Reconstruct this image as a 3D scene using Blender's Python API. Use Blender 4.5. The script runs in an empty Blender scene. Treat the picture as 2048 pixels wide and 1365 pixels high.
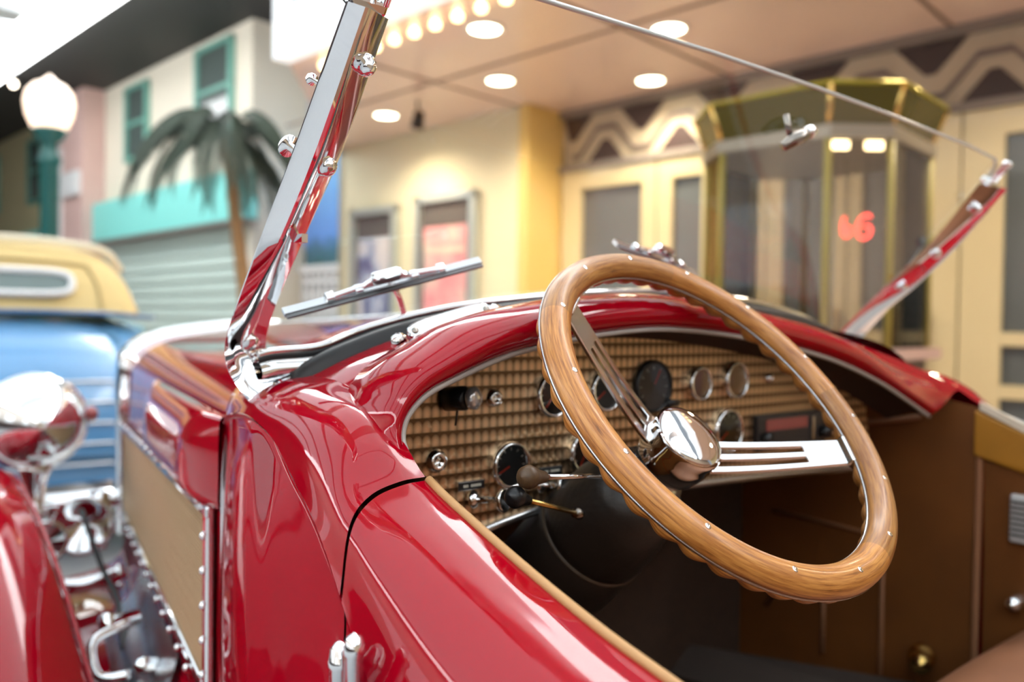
import bpy, math, random
from mathutils import Vector, Matrix
random.seed(7)
R = math.radians
S = bpy.context.scene
COL = S.collection

# ------------------------------------------------------------------ camera
YAW, PITCH, ROLL = R(39), R(-1.2), R(0.8)
CAM = Vector((-.921, -.856, 1.22))
fwd = Vector((math.sin(YAW)*math.cos(PITCH), math.cos(YAW)*math.cos(PITCH), math.sin(PITCH)))
r0 = Vector((math.cos(YAW), -math.sin(YAW), 0)); u0 = r0.cross(fwd)
rt = r0*math.cos(ROLL) + u0*math.sin(ROLL); up = u0*math.cos(ROLL) - r0*math.sin(ROLL)
cd = bpy.data.cameras.new('camera'); cam = bpy.data.objects.new('camera', cd); COL.objects.link(cam)
M = Matrix.Identity(4)
for i in range(3):
    M[i][0] = rt[i]; M[i][1] = up[i]; M[i][2] = -fwd[i]; M[i][3] = CAM[i]
cam.matrix_world = M
cd.sensor_width = 36; cd.lens = 1650*36/2048; cd.clip_start = .02; cd.clip_end = 100
cd.dof.use_dof = True; cd.dof.focus_distance = .68; cd.dof.aperture_fstop = 3.3
S.camera = cam

# ------------------------------------------------------------------ world, exposure
w = bpy.data.worlds.new('world'); S.world = w; w.use_nodes = True
bg = w.node_tree.nodes['Background']; bg.inputs[0].default_value = (.75, .8, .9, 1); bg.inputs[1].default_value = .35
S.view_settings.view_transform = 'Standard'; S.view_settings.look = 'None'
S.view_settings.exposure = 0.2; S.view_settings.gamma = 1; S.view_settings.use_curve_mapping = False
try:
    S.cycles.max_bounces = 6; S.cycles.diffuse_bounces = 3; S.cycles.glossy_bounces = 5; S.cycles.transparent_max_bounces = 12
    S.cycles.use_adaptive_sampling = True; S.cycles.adaptive_threshold = .15
    S.cycles.use_denoising = True; S.cycles.caustics_reflective = False; S.cycles.caustics_refractive = False
    S.cycles.sample_clamp_indirect = 4
except Exception:
    pass

# ------------------------------------------------------------------ street frame (u along the street, v towards the theatre)
A7 = R(7); UU = Vector((-math.sin(A7), math.cos(A7), 0)); VV = Vector((math.cos(A7), math.sin(A7), 0))
def W(u, v, z): return Vector((CAM.x, CAM.y, 0)) + UU*u + VV*v + Vector((0, 0, z))

def lamp(name, kind, loc, power, col, size=.3, rot=None, sy=None, spot=None):
    l = bpy.data.lights.new(name, kind); l.energy = power; l.color = col
    if kind == 'AREA':
        l.size = size
        if sy: l.shape = 'RECTANGLE'; l.size_y = sy
    else:
        l.shadow_soft_size = size
    if spot: l.spot_size = spot; l.spot_blend = .8
    o = bpy.data.objects.new(name, l); COL.objects.link(o); o.location = loc
    if rot is not None: o.rotation_euler = rot
    return o

# ------------------------------------------------------------------ materials
MATS = {}
def mat(name, col, rough=.5, metal=0, coat=0, emit=None, es=1, spec=.5, noise=None, bump=None, crough=.03):
    if name in MATS: return MATS[name]
    m = bpy.data.materials.new(name); m.use_nodes = True; n = m.node_tree.nodes; L = m.node_tree.links
    b = n['Principled BSDF']
    b.inputs['Base Color'].default_value = (*col, 1); b.inputs['Roughness'].default_value = rough
    b.inputs['Metallic'].default_value = metal; b.inputs['Specular IOR Level'].default_value = spec
    b.inputs['Coat Weight'].default_value = coat; b.inputs['Coat Roughness'].default_value = crough
    if emit: b.inputs['Emission Color'].default_value = (*emit, 1); b.inputs['Emission Strength'].default_value = es
    if noise or bump:
        tc = n.new('ShaderNodeTexCoord'); nz = n.new('ShaderNodeTexNoise'); L.new(tc.outputs['Object'], nz.inputs['Vector'])
        nz.inputs['Detail'].default_value = 6
        nz.inputs['Scale'].default_value = (noise or bump)[0]
        if noise:
            mx = n.new('ShaderNodeMix'); mx.data_type = 'RGBA'; L.new(nz.outputs['Fac'], mx.inputs['Factor'])
            k = noise[1]
            mx.inputs['A'].default_value = (*[c*(1-k) for c in col], 1); mx.inputs['B'].default_value = (*[min(1, c*(1+k)) for c in col], 1)
            L.new(mx.outputs['Result'], b.inputs['Base Color'])
        if bump:
            n2 = n.new('ShaderNodeTexNoise'); n2.inputs['Scale'].default_value = bump[0]; n2.inputs['Detail'].default_value = 4
            L.new(tc.outputs['Object'], n2.inputs['Vector'])
            bp = n.new('ShaderNodeBump'); bp.inputs['Strength'].default_value = bump[1]; bp.inputs['Distance'].default_value = .002
            L.new(n2.outputs['Fac'], bp.inputs['Height']); L.new(bp.outputs['Normal'], b.inputs['Normal'])
    MATS[name] = m
    return m

RED = mat('red_paint', (.37, .0006, .010), .5, 0, 1, spec=.0, crough=.02)
CHROME = mat('chrome', (.88, .89, .9), .035, 1)
STEEL = mat('brushed_steel', (.6, .62, .64), .25, 1)
DCHROME = mat('dark_chrome', (.30, .27, .24), .2, 1)
BRASS = mat('brass', (.75, .5, .16), .25, 1)
RUBBER = mat('black_rubber', (.012, .012, .013), .45)
BLACKL = mat('black_leather', (.018, .013, .010), .42, bump=(160, .25))
KNOB = mat('worn_bakelite', (.10, .055, .025), .4, noise=(400, .5))
BLACK = mat('black_plastic', (.008, .008, .009), .3)
TAN = mat('tan_piping', (.55, .30, .12), .5)
GREYP = mat('grey_piping', (.42, .38, .34), .4)
BROWN = mat('brown_leather', (.165, .054, .010), .5, noise=(9, .35), bump=(220, .2))
BROWN2 = mat('seat_leather', (.30, .125, .06), .5, noise=(14, .2), bump=(200, .2))
DKBROWN = mat('dark_carpet', (.055, .026, .013), .9, noise=(60, .3))
POCKET = mat('tan_pocket_leather', (.40, .17, .012), .55, noise=(12, .3), bump=(200, .2))
STITCH = mat('leather_bead', (.30, .13, .06), .6)
GAUGE = mat('gauge_face', (.012, .013, .013), .35)
GLASSK = mat('gauge_dial_print', (.55, .55, .5), .5)
NEEDLE = mat('gauge_needle', (.75, .05, .02), .5)
AMBER = mat('amber_lens', (.35, .14, .05), .12, coat=1)
CLEARK = mat('clear_knob', (.75, .75, .75), .08, .7)

def glassmat(name, tint, ior=1.5, gain=1.0, rough=0.0):
    m = bpy.data.materials.new(name); m.use_nodes = True; n = m.node_tree.nodes; L = m.node_tree.links
    n.clear(); o = n.new('ShaderNodeOutputMaterial'); mx = n.new('ShaderNodeMixShader')
    t = n.new('ShaderNodeBsdfTransparent'); t.inputs[0].default_value = (*tint, 1)
    g = n.new('ShaderNodeBsdfGlossy'); g.inputs['Roughness'].default_value = rough
    fr = n.new('ShaderNodeFresnel'); fr.inputs[0].default_value = ior
    mu = n.new('ShaderNodeMath'); mu.operation = 'MULTIPLY'; mu.inputs[1].default_value = gain; mu.use_clamp = True
    L.new(fr.outputs[0], mu.inputs[0]); L.new(mu.outputs[0], mx.inputs[0]); L.new(t.outputs[0], mx.inputs[1]); L.new(g.outputs[0], mx.inputs[2])
    L.new(mx.outputs[0], o.inputs[0]); MATS[name] = m
    return m
GLASS = glassmat('windshield_glass', (.97, .985, .975))
GEDGE = mat('glass_edge', (.62, .68, .66), .15, coat=1)
PANE = glassmat('window_pane', (.55, .58, .6), gain=1.6)

def engine_turned():
    m = bpy.data.materials.new('engine_turned_brass'); m.use_nodes = True; n = m.node_tree.nodes; L = m.node_tree.links
    b = n['Principled BSDF']
    tc = n.new('ShaderNodeTexCoord'); sp = n.new('ShaderNodeSeparateXYZ'); L.new(tc.outputs['Object'], sp.inputs[0])
    def mth(op, a, bb=None):
        k = n.new('ShaderNodeMath'); k.operation = op
        for i, v in enumerate((a, bb)):
            if v is None: continue
            if isinstance(v, (int, float)): k.inputs[i].default_value = v
            else: L.new(v, k.inputs[i])
        return k.outputs[0]
    cx = mth('SUBTRACT', mth('FRACT', mth('DIVIDE', mth('ADD', sp.outputs['X'], 5), .0105)), .5)
    cz = mth('SUBTRACT', mth('FRACT', mth('DIVIDE', sp.outputs['Z'], .0148)), .25)
    cv = n.new('ShaderNodeCombineXYZ'); L.new(mth('MULTIPLY', cz, -1.4), cv.inputs['X']); L.new(cx, cv.inputs['Z'])
    nr = n.new('ShaderNodeVectorMath'); nr.operation = 'NORMALIZE'; L.new(cv.outputs[0], nr.inputs[0])
    L.new(nr.outputs[0], b.inputs['Tangent'])
    b.inputs['Anisotropic'].default_value = .85; b.inputs['Metallic'].default_value = 1; b.inputs['Roughness'].default_value = .36
    r2 = mth('ADD', mth('POWER', mth('ABSOLUTE', cx), 2), mth('POWER', mth('ABSOLUTE', cz), 2))
    mx = n.new('ShaderNodeMix'); mx.data_type = 'RGBA'; L.new(mth('MULTIPLY', r2, 2.8), mx.inputs['Factor'])
    mx.inputs['A'].default_value = (.92, .66, .40, 1); mx.inputs['B'].default_value = (.17, .105, .055, 1)
    L.new(mx.outputs['Result'], b.inputs['Base Color'])
    h = mth('SINE', mth('MULTIPLY', mth('POWER', r2, .5), 40))
    bp = n.new('ShaderNodeBump'); bp.inputs['Strength'].default_value = .12; bp.inputs['Distance'].default_value = .001
    L.new(h, bp.inputs['Height']); L.new(bp.outputs['Normal'], b.inputs['Normal'])
    return m
DASH = engine_turned()

def wood():
    m = bpy.data.materials.new('steering_wheel_wood'); m.use_nodes = True; n = m.node_tree.nodes; L = m.node_tree.links
    b = n['Principled BSDF']; b.inputs['Roughness'].default_value = .38; b.inputs['Coat Weight'].default_value = .35; b.inputs['Coat Roughness'].default_value = .18
    uv = n.new('ShaderNodeUVMap'); mp = n.new('ShaderNodeMapping'); mp.inputs['Scale'].default_value = (6, 5, 1); L.new(uv.outputs[0], mp.inputs[0])
    nz = n.new('ShaderNodeTexNoise'); nz.inputs['Scale'].default_value = 5; nz.inputs['Detail'].default_value = 9; nz.inputs['Distortion'].default_value = .4
    L.new(mp.outputs[0], nz.inputs['Vector'])
    mp2 = n.new('ShaderNodeMapping'); mp2.inputs['Scale'].default_value = (22, 40, 1); L.new(uv.outputs[0], mp2.inputs[0])
    n2 = n.new('ShaderNodeTexNoise'); n2.inputs['Scale'].default_value = 4; n2.inputs['Detail'].default_value = 8; L.new(mp2.outputs[0], n2.inputs['Vector'])
    add = n.new('ShaderNodeMath'); add.operation = 'ADD'; L.new(nz.outputs['Fac'], add.inputs[0])
    ml = n.new('ShaderNodeMath'); ml.operation = 'MULTIPLY'; ml.inputs[1].default_value = .7; L.new(n2.outputs['Fac'], ml.inputs[0]); L.new(ml.outputs[0], add.inputs[1])
    cr = n.new('ShaderNodeValToRGB'); L.new(add.outputs[0], cr.inputs[0])
    e = cr.color_ramp.elements; e[0].position = .52; e[0].color = (.09, .028, .007, 1); e[1].position = 1.05; e[1].color = (.64, .29, .07, 1)
    k = e.new(.76); k.color = (.42, .15, .030, 1)
    # scarf-jointed segments of slightly different timber
    sx = n.new('ShaderNodeSeparateXYZ'); L.new(uv.outputs[0], sx.inputs[0])
    fl = n.new('ShaderNodeMath'); fl.operation = 'MULTIPLY'; fl.inputs[1].default_value = 5; L.new(sx.outputs['X'], fl.inputs[0])
    f2 = n.new('ShaderNodeMath'); f2.operation = 'FLOOR'; L.new(fl.outputs[0], f2.inputs[0])
    wn = n.new('ShaderNodeTexWhiteNoise'); wn.noise_dimensions = '1D'; L.new(f2.outputs[0], wn.inputs['W'])
    mr = n.new('ShaderNodeMapRange'); mr.inputs['To Min'].default_value = .72; mr.inputs['To Max'].default_value = 1.15; L.new(wn.outputs['Value'], mr.inputs['Value'])
    vm = n.new('ShaderNodeVectorMath'); vm.operation = 'SCALE'; L.new(cr.outputs[0], vm.inputs[0]); L.new(mr.outputs[0], vm.inputs['Scale'])
    L.new(vm.outputs[0], b.inputs['Base Color'])
    return m
WOOD = wood()

# ------------------------------------------------------------------ mesh helpers
def tag(o, label=None, cat=None, group=None, kind=None):
    if label: o['label'] = label
    if cat: o['category'] = cat
    if group: o['group'] = group
    if kind: o['kind'] = kind
    return o
def empty(name, loc=(0, 0, 0), label=None, cat=None, group=None, parent=None):
    o = bpy.data.objects.new(name, None); COL.objects.link(o); o.location = loc; o.empty_display_size = .1
    if parent: adopt(o, parent)
    return tag(o, label, cat, group)
def origin(o):
    p = Vector(o.location)
    while o.parent: o = o.parent; p = p + Vector(o.location)
    return p
def adopt(o, parent):
    o.parent = parent; o.location = Vector(o.location) - origin(parent)
def mesh(name, v, f, m, parent=None, smooth=True, uv=None, angle=None):
    """verts in world space; one mesh object"""
    me = bpy.data.meshes.new(name); me.from_pydata([tuple(p) for p in v], [], f); me.update()
    me.materials.append(m)
    if uv:
        ul = me.uv_layers.new(name='UVMap')
        for lp in me.loops: ul.data[lp.index].uv = uv[lp.vertex_index]
    for p in me.polygons: p.use_smooth = smooth
    o = bpy.data.objects.new(name, me); COL.objects.link(o)
    if smooth and angle:
        try: me.set_sharp_from_angle(angle=R(angle))
        except Exception: pass
    if parent: adopt(o, parent)
    return o
class G:
    """collects shapes for one part"""
    def __init__(s): s.v = []; s.f = []
    def add(s, v, f):
        k = len(s.v); s.v += [Vector(p) for p in v]; s.f += [[i+k for i in q] for q in f]; return s
    def build(s, name, m, parent=None, smooth=False, angle=None): return mesh(name, s.v, s.f, m, parent, smooth, None, angle)
    def box(s, c, sz, ax=None):
        ex, ey, ez = ax if ax else (Vector((1, 0, 0)), Vector((0, 1, 0)), Vector((0, 0, 1)))
        c = Vector(c); v = []
        for i in (-1, 1):
            for j in (-1, 1):
                for k in (-1, 1): v.append(c + ex*(i*sz[0]/2) + ey*(j*sz[1]/2) + ez*(k*sz[2]/2))
        return s.add(v, [[0, 1, 3, 2], [4, 6, 7, 5], [0, 4, 5, 1], [2, 3, 7, 6], [0, 2, 6, 4], [1, 5, 7, 3]])
    def uvbox(s, u0_, u1, v0, v1, z0, z1):
        return s.box(W((u0_+u1)/2, (v0+v1)/2, (z0+z1)/2), (abs(u1-u0_), abs(v1-v0), z1-z0), (UU, VV, Vector((0, 0, 1))))
    def tube(s, pts, r, n=12, cap=True, closed=False):
        pts = [Vector(p) for p in pts]; N = len(pts); rs = r if isinstance(r, (list, tuple)) else [r]*N
        rings = []; prev = None
        for i, p in enumerate(pts):
            if closed: t = pts[(i+1) % N] - pts[i-1]
            else: t = pts[min(i+1, N-1)] - pts[max(i-1, 0)]
            t.normalize()
            if prev is None:
                a = Vector((0, 0, 1)) if abs(t.z) < .9 else Vector((1, 0, 0)); e = (a - t*a.dot(t)).normalized()
            else: e = (prev - t*prev.dot(t)).normalized()
            prev = e; b = t.cross(e)
            rings.append([p + (e*math.cos(2*math.pi*k/n) + b*math.sin(2*math.pi*k/n))*rs[i] for k in range(n)])
        v = [q for rg in rings for q in rg]; f = []
        for i in range(N if closed else N-1):
            for k in range(n):
                a0 = i*n+k; a1 = i*n+(k+1) % n; j = (i+1) % N; f.append([a0, a1, j*n+(k+1) % n, j*n+k])
        if cap and not closed: f += [list(range(n))[::-1], [(N-1)*n+k for k in range(n)]]
        return s.add(v, f)
    def lathe(s, o, axis, prof, n=28, caps=True):
        """prof: (distance along axis, radius)"""
        o = Vector(o); a = Vector(axis).normalized(); h = Vector((0, 0, 1)) if abs(a.z) < .9 else Vector((1, 0, 0))
        e = (h - a*h.dot(a)).normalized(); b = a.cross(e); v = []; f = []
        for d, r in prof:
            for k in range(n):
                t = 2*math.pi*k/n; v.append(o + a*d + (e*math.cos(t) + b*math.sin(t))*max(r, 1e-5))
        for i in range(len(prof)-1):
            for k in range(n): f.append([i*n+k, i*n+(k+1) % n, (i+1)*n+(k+1) % n, (i+1)*n+k])
        if caps and prof[0][1] > 1e-4: f.append(list(range(n))[::-1])
        if caps and prof[-1][1] > 1e-4: f.append([(len(prof)-1)*n+k for k in range(n)])
        return s.add(v, f)
    def prism(s, pts, d):
        """closed outline (world points) extruded by vector d"""
        pts = [Vector(p) for p in pts]; d = Vector(d); n = len(pts)
        return s.add(pts + [p+d for p in pts], [list(range(n))[::-1], list(range(n, 2*n))] + [[i, (i+1) % n, n+(i+1) % n, n+i] for i in range(n)])
    def grid(s, rows, flip=False):
        n = len(rows[0]); f = []
        for i in range(len(rows)-1):
            for k in range(n-1):
                q = [i*n+k, i*n+k+1, (i+1)*n+k+1, (i+1)*n+k]; f.append(q[::-1] if flip else q)
        return s.add([p for r_ in rows for p in r_], f)
def spl(P, n):
    """Catmull-Rom through P, n samples per segment"""
    P = [Vector(p) for p in P]; out = []
    for i in range(len(P)-1):
        p0 = P[i-1] if i else P[0]*2 - P[1]; p1 = P[i]; p2 = P[i+1]; p3 = P[i+2] if i+2 < len(P) else P[-1]*2 - P[-2]
        for k in range(n):
            t = k/n
            out.append(((p1*2) + (p2-p0)*t + (p0*2-p1*5+p2*4-p3)*t*t + (p1*3-p0-p2*3+p3)*t**3)*.5)
    return out + [P[-1]]
def surf(rows, nu=6, nv=6):
    """rows of control points -> smooth grid"""
    R1 = [spl(r_, nv) for r_ in rows]; cols = list(zip(*R1)); C2 = [spl(c, nu) for c in cols]
    return [list(r_) for r_ in zip(*C2)]
def solid(o, t, off=-1):
    m = o.modifiers.new('thickness', 'SOLIDIFY'); m.thickness = t; m.offset = off; return o
def bevel(o, wd, seg=2):
    m = o.modifiers.new('edge', 'BEVEL'); m.width = wd; m.segments = seg; m.limit_method = 'ANGLE'; return o
def mir(p): return Vector((-p[0], p[1], p[2]))
def P3(l): return [Vector(p) for p in l]


# ================================================================== THE HALL
CREAM = mat('cream_paint', (.70, .60, .34), .5, noise=(2, .06))
PALE = mat('pale_plaster', (.80, .79, .70), .6, noise=(2, .05))
YELL = mat('yellow_plaster', (.80, .58, .20), .55, noise=(2, .06))
DOORC = mat('cream_door_paint', (.64, .55, .33), .4, coat=.3)
SOFF = mat('soffit_paint', (.84, .66, .57), .28, noise=(3, .05), coat=.25)
GREYT = mat('grey_moulding', (.24, .21, .19), .45)
DARKC = mat('black_ceiling', (.035, .033, .032), .7)
FRIEZE = mat('frieze_cream', (.56, .48, .36), .5)
FRDK = mat('frieze_dark', (.055, .035, .035), .4)
FRLN = mat('frieze_grey', (.20, .16, .15), .45)
FLOOR = mat('street_asphalt', (.40, .41, .42), .4, noise=(30, .15))
PAVE = mat('polished_terrazzo', (.70, .54, .47), .22, noise=(30, .18))
WHITE = mat('white_paint', (.85, .86, .86), .5)
TURQ = mat('turquoise_board', (.28, .80, .73), .5)
WINGR = mat('green_window_frame', (.16, .42, .34), .5)
PINK = mat('pink_stucco', (.74, .50, .45), .7, noise=(3, .08))
MINT = mat('mint_siding', (.55, .66, .60), .6)
DKGL = mat('dark_window_glass', (.10, .13, .12), .08)
TAKE = mat('bulb_glow', (1, .8, .5), .3, emit=(1, .74, .38), es=5)
DLGT = mat('downlight_glow', (1, .9, .7), .3, emit=(1, .88, .62), es=14)
SKYG = mat('skylight_glow', (.9, .95, 1), .4, emit=(.78, .90, .97), es=1.2)
SKYB = mat('skylight_edge_glow', (1, 1, 1), .4, emit=(.97, .99, 1), es=8)
def st(o): return tag(o, kind='structure')

st(G().uvbox(-9, 26, -6, 9, -.2, 0).build('floor', FLOOR))
st(G().uvbox(-9, 26, 2.2, 9, 0, .06).build('floor_pavement', PAVE))
st(G().uvbox(-9, 26, 3.0, 9, 5.08, 5.2).build('ceiling', DARKC))
st(G().uvbox(-9, 26, -6, 3.0, 5.08, 5.2).build('ceiling_street', mat('grey_ceiling', (.2, .2, .2), .7)))
# luminous ceiling over the street
sk = empty('luminous_ceiling', W(3.5, -.6, 4.9), 'long bright white luminous ceiling panel over the street', 'skylight')
for i in range(7):
    G().uvbox(-7.6+i*3.2, -4.6+i*3.2, -4.4, 3.1, 4.93, 4.98).build('light_panel', SKYG, sk)
for i in range(8):
    G().uvbox(-8.05+i*3.2, -7.6+i*3.2+.04, -4.4, 3.1, 4.86, 5.06).build('cross_beam', WHITE, sk)
G().uvbox(-8, 15, 3.1, 3.72, 4.86, 5.06).build('edge_light', SKYB, sk)
G().uvbox(-8, 15, -4.9, -4.4, 4.86, 5.06).build('edge_light', SKYB, sk)

# theatre soffit with panel joints
so = G().prism([W(-4, 3.15, 3.06), W(-4, 5.7, 3.06), W(7.6, 5.7, 3.06), W(7.6, 5.1, 3.06), W(5.3, 3.15, 3.06)], (0, 0, .9)).build('ceiling_soffit', SOFF)
st(so)
JT = mat('soffit_joint', (.26, .18, .14), .5)
for uj in (1.6, 3.1, 4.85): G().uvbox(uj-.012, uj+.012, 3.2, 5.6, 3.052, 3.061).build('joint', JT, so)
G().uvbox(-4, 7, 4.12, 4.145, 3.052, 3.061).build('joint', JT, so)

# walls
wr = st(G().uvbox(-4, 4.75, 5.56, 5.75, 0, 3.06).build('wall_right', CREAM))
wp = G()
wp.uvbox(4.8, 7.5, 5.07, 5.6, 0, 3.06)
st(wp.build('wall_posters', mat('daylit_cream_plaster', (.80, .73, .50), .55, noise=(2, .05))))  # cream plaster made paler, daylight put into its colour
st(G().uvbox(4.72, 4.83, 5.05, 5.62, 0, 3.06).build('wall_pilaster', YELL))
st(G().uvbox(7.4, 10.5, 6.1, 6.3, 0, 5.08).build('wall_alley', mat('alley_plaster', (.55, .58, .62), .7)))
st(G().uvbox(7.4, 7.5, 5.07, 6.1, 0, 5.08).build('wall_theatre_end', PALE))
st(G().uvbox(-4, 7.5, 5.2, 5.6, 3.96, 5.08).build('wall_theatre_upper', PALE))
st(G().uvbox(-9, -8.8, -6, 9, 0, 5.08).build('wall_back', mat('back_plaster', (.55, .42, .30), .7)))
st(G().uvbox(25.8, 26, -6, 9, 0, 5.08).build('wall_far', mat('far_plaster', (.5, .42, .36), .7)))
wl = st(G().uvbox(-9, 26, -6, -5.8, 0, 5.08).build('wall_left', mat('left_plaster', (.70, .64, .58), .7)))
G().uvbox(-9, 26, -5.8, -5.7, 0, 1.7).build('unseen_dark_band', mat('unseen_band_dark', (.06, .04, .04), .3), wl)  # added unseen band, dark so the lower body side reflects dark
for i in range(6):
    f_ = G().uvbox(-7+i*4.4, -5.2+i*4.4, -5.82, -5.74, 1.9, 3.3).build('window', mat('added_window_glow', (.75, .78, .8), .2, emit=(.9, .95, 1), es=.8), wl)  # added glowing panes, out of view, for bright streaks in the car's reflections

# frieze over the theatre doors
fz = st(G().uvbox(-.9, 4.72, 5.5, 5.56, 2.56, 3.06).build('trim_1', FRIEZE))
G().uvbox(-.9, 4.72, 5.44, 5.5, 3.0, 3.06).build('moulding', GREYT, fz)
G().uvbox(-.9, 4.72, 5.44, 5.5, 2.53, 2.585).build('moulding', GREYT, fz)
per, uc, lo, hi = .72, 4.25, 2.66, 2.90
def zz(pts, m, nm, d=-.012):
    g = G(); g.prism([W(u, 5.5, z) for u, z in pts], VV*d); g.build(nm, m, fz)
for k in range(-1, 8):
    c = uc - k*per                                 # a crest centre (dark triangle below it)
    def cl(pts): return [(max(-.88, min(4.70, u)), z) for u, z in pts]
    if c < -.6: continue
    zz(cl([(c-.19, 2.59), (c+.19, 2.59), (c+.03, hi-.13), (c-.03, hi-.13)]), FRDK, 'frieze_triangle')
    t_ = c - per/2
    if t_ > -.7: zz(cl([(t_-.21, 2.995), (t_+.21, 2.995), (t_+.03, lo+.14), (t_-.03, lo+.14)]), FRDK, 'frieze_triangle')
    th = .02
    wv = [(c+per/2, lo), (c+.28, lo), (c+.09, hi-.03), (c-.09, hi-.03), (c-.28, lo), (c-per/2, lo)]
    if c+per/2 < 4.75 and c-per/2 > -.9:
        zz([(u, z+th) for u, z in wv] + [(u, z-th) for u, z in wv[::-1]], FRLN, 'zigzag_band', -.018)

# theatre doors
GLS = [(4.48, 3.86), (3.57, 3.31), (3.20, 2.92), (2.66, 2.30), (2.12, 1.76), (1.30, .82), (.62, .2), (-.1, -.5)]
edges = [4.70] + [(GLS[i][1]+GLS[i+1][0])/2 for i in range(len(GLS)-1)] + [-.8]
PNL = mat('door_glass', (.12, .135, .14), .1)
for i, (a, b) in enumerate(GLS):
    e0, e1 = edges[i], edges[i+1]
    g = G()
    g.uvbox(e1+.006, b, 5.46, 5.54, 0, 2.53); g.uvbox(a, e0-.006, 5.46, 5.54, 0, 2.53)
    g.uvbox(b, a, 5.46, 5.54, 2.37, 2.53); g.uvbox(b, a, 5.46, 5.54, 1.13, 1.21); g.uvbox(b, a, 5.46, 5.54, 0, .3); g.uvbox(b, a, 5.46, 5.54, .82, .90)
    d = st(g.build('door_%d' % (i+1), DOORC))
    G().uvbox(b, a, 5.495, 5.505, 1.21, 2.37).build('pane', PNL, d)
    G().uvbox(b, a, 5.495, 5.505, .9, 1.13).build('pane', PNL, d)
    G().uvbox(b, a, 5.495, 5.505, .3, .82).build('pane', PNL, d)
    G().uvbox(b-.05, b-.025, 5.41, 5.46, 1.0, 1.35).build('handle', BRASS, d)

# cream building with turquoise fascia
cb = empty('cream_building', W(12.3, 5.6, 0), 'cream two-storey building with green windows and a turquoise fascia board', 'building')
BW = mat('cream_stucco', (.88, .81, .66), .7, noise=(2, .05))
G().uvbox(9.8, 14.8, 5.3, 6.1, 0, 5.08).build('wall', BW, cb)
G().uvbox(9.65, 14.8, 5.1, 5.3, 2.5, 3.13).build('fascia_board', TURQ, cb)
G().uvbox(9.62, 14.8, 5.06, 5.3, 2.46, 2.5).build('fascia_trim', GREYT, cb)
def win(par, ua, ub, za, zb, v0):
    fr = G(); fr.uvbox(ua, ub, v0-.06, v0, za, za+.07); fr.uvbox(ua, ub, v0-.06, v0, zb-.07, zb); fr.uvbox(ua, ua+.1, v0-.06, v0, za, zb); fr.uvbox(ub-.1, ub, v0-.06, v0, za, zb)
    fr.uvbox(ua, ub, v0-.05, v0, (za+zb)/2-.03, (za+zb)/2+.03)
    o = fr.build('window', WINGR, par); G().uvbox(ua+.1, ub-.1, v0-.03, v0-.01, za+.07, zb-.07).build('pane', DKGL, o)
win(cb, 12.95, 13.85, 3.72, 4.92, 5.3); win(cb, 10.25, 11.35, 3.72, 4.98, 5.3)
for k in range(14):
    G().prism([W(9.9, 5.3, .02+k*.175), W(9.9, 5.24, .02+k*.175), W(9.9, 5.28, .19+k*.175), W(9.9, 5.3, .19+k*.175)], UU*4.9).build('siding_board', MINT, cb)
# pink building beyond it
pb = empty('pink_building', W(15.7, 5.4, 0), 'pink stucco building front beyond the street lamp', 'building')
G().uvbox(14.82, 16.6, 4.95, 6, 0, 5.08).build('wall', PINK, pb)
G().uvbox(14.9, 15.7, 4.88, 4.95, 3.3, 3.7).build('sign_board', WHITE, pb)
G().uvbox(15.8, 16.5, 4.9, 4.95, 2.2, 4.2).build('window', mat('pale_window', (.75, .76, .76), .2), pb)
fb = empty('far_building', W(20.5, 5.6, 0), 'far cream building with narrow dark windows at the street end', 'building')
G().uvbox(16.62, 25, 5.3, 6.1, 0, 5.08).build('wall', mat('far_stucco', (.66, .58, .34), .7), fb)
G().uvbox(16.62, 25, 5.1, 5.3, 2.4, 2.9).build('fascia_board', TURQ, fb)
for ua in (18.0, 21.0): win(fb, ua, ua+.9, 3.5, 4.8, 5.3)

# blue mural and lattice in the gap
def mural():
    m = bpy.data.materials.new('sky_mural'); m.use_nodes = True; n = m.node_tree.nodes; L = m.node_tree.links
    b = n['Principled BSDF']; b.inputs['Roughness'].default_value = .6
    tc = n.new('ShaderNodeTexCoord'); sp = n.new('ShaderNodeSeparateXYZ'); L.new(tc.outputs['Object'], sp.inputs[0])
    nz = n.new('ShaderNodeTexNoise'); nz.inputs['Scale'].default_value = 6; L.new(tc.outputs['Object'], nz.inputs['Vector'])
    a = n.new('ShaderNodeMath'); a.operation = 'MULTIPLY_ADD'; a.inputs[1].default_value = .35; L.new(nz.outputs['Fac'], a.inputs[0]); L.new(sp.outputs['Z'], a.inputs[2])
    cr = n.new('ShaderNodeValToRGB'); mr = n.new('ShaderNodeMapRange'); mr.inputs['From Min'].default_value = 1.9; mr.inputs['From Max'].default_value = 3.9
    L.new(a.outputs[0], mr.inputs['Value']); L.new(mr.outputs[0], cr.inputs[0])
    e = cr.color_ramp.elements; e[0].position = .1; e[0].color = (.04, .16, .16, 1); e[1].position = 1; e[1].color = (.25, .62, .95, 1)
    e.new(.22).color = (.06, .2, .3, 1); e.new(.30).color = (.16, .36, .85, 1)
    L.new(cr.outputs[0], b.inputs['Base Color']); return m
mu = G().uvbox(7.7, 9.75, 6.055, 6.095, 1.95, 3.7).build('painted_mural', mural())
tag(mu, 'painted blue sky mural panel in the gap beside the poster wall', 'mural')
lt = empty('lattice_fence', W(8.7, 6.0, 0), 'white lattice fence under the blue mural', 'fence')
G().uvbox(7.6, 9.75, 5.96, 6.04, 1.86, 1.95).build('top_rail', WHITE, lt)
G().uvbox(7.6, 9.75, 6.03, 6.05, 0, 1.86).build('backing_board', mat('lattice_backing', (.45, .47, .45), .7), lt)
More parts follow.
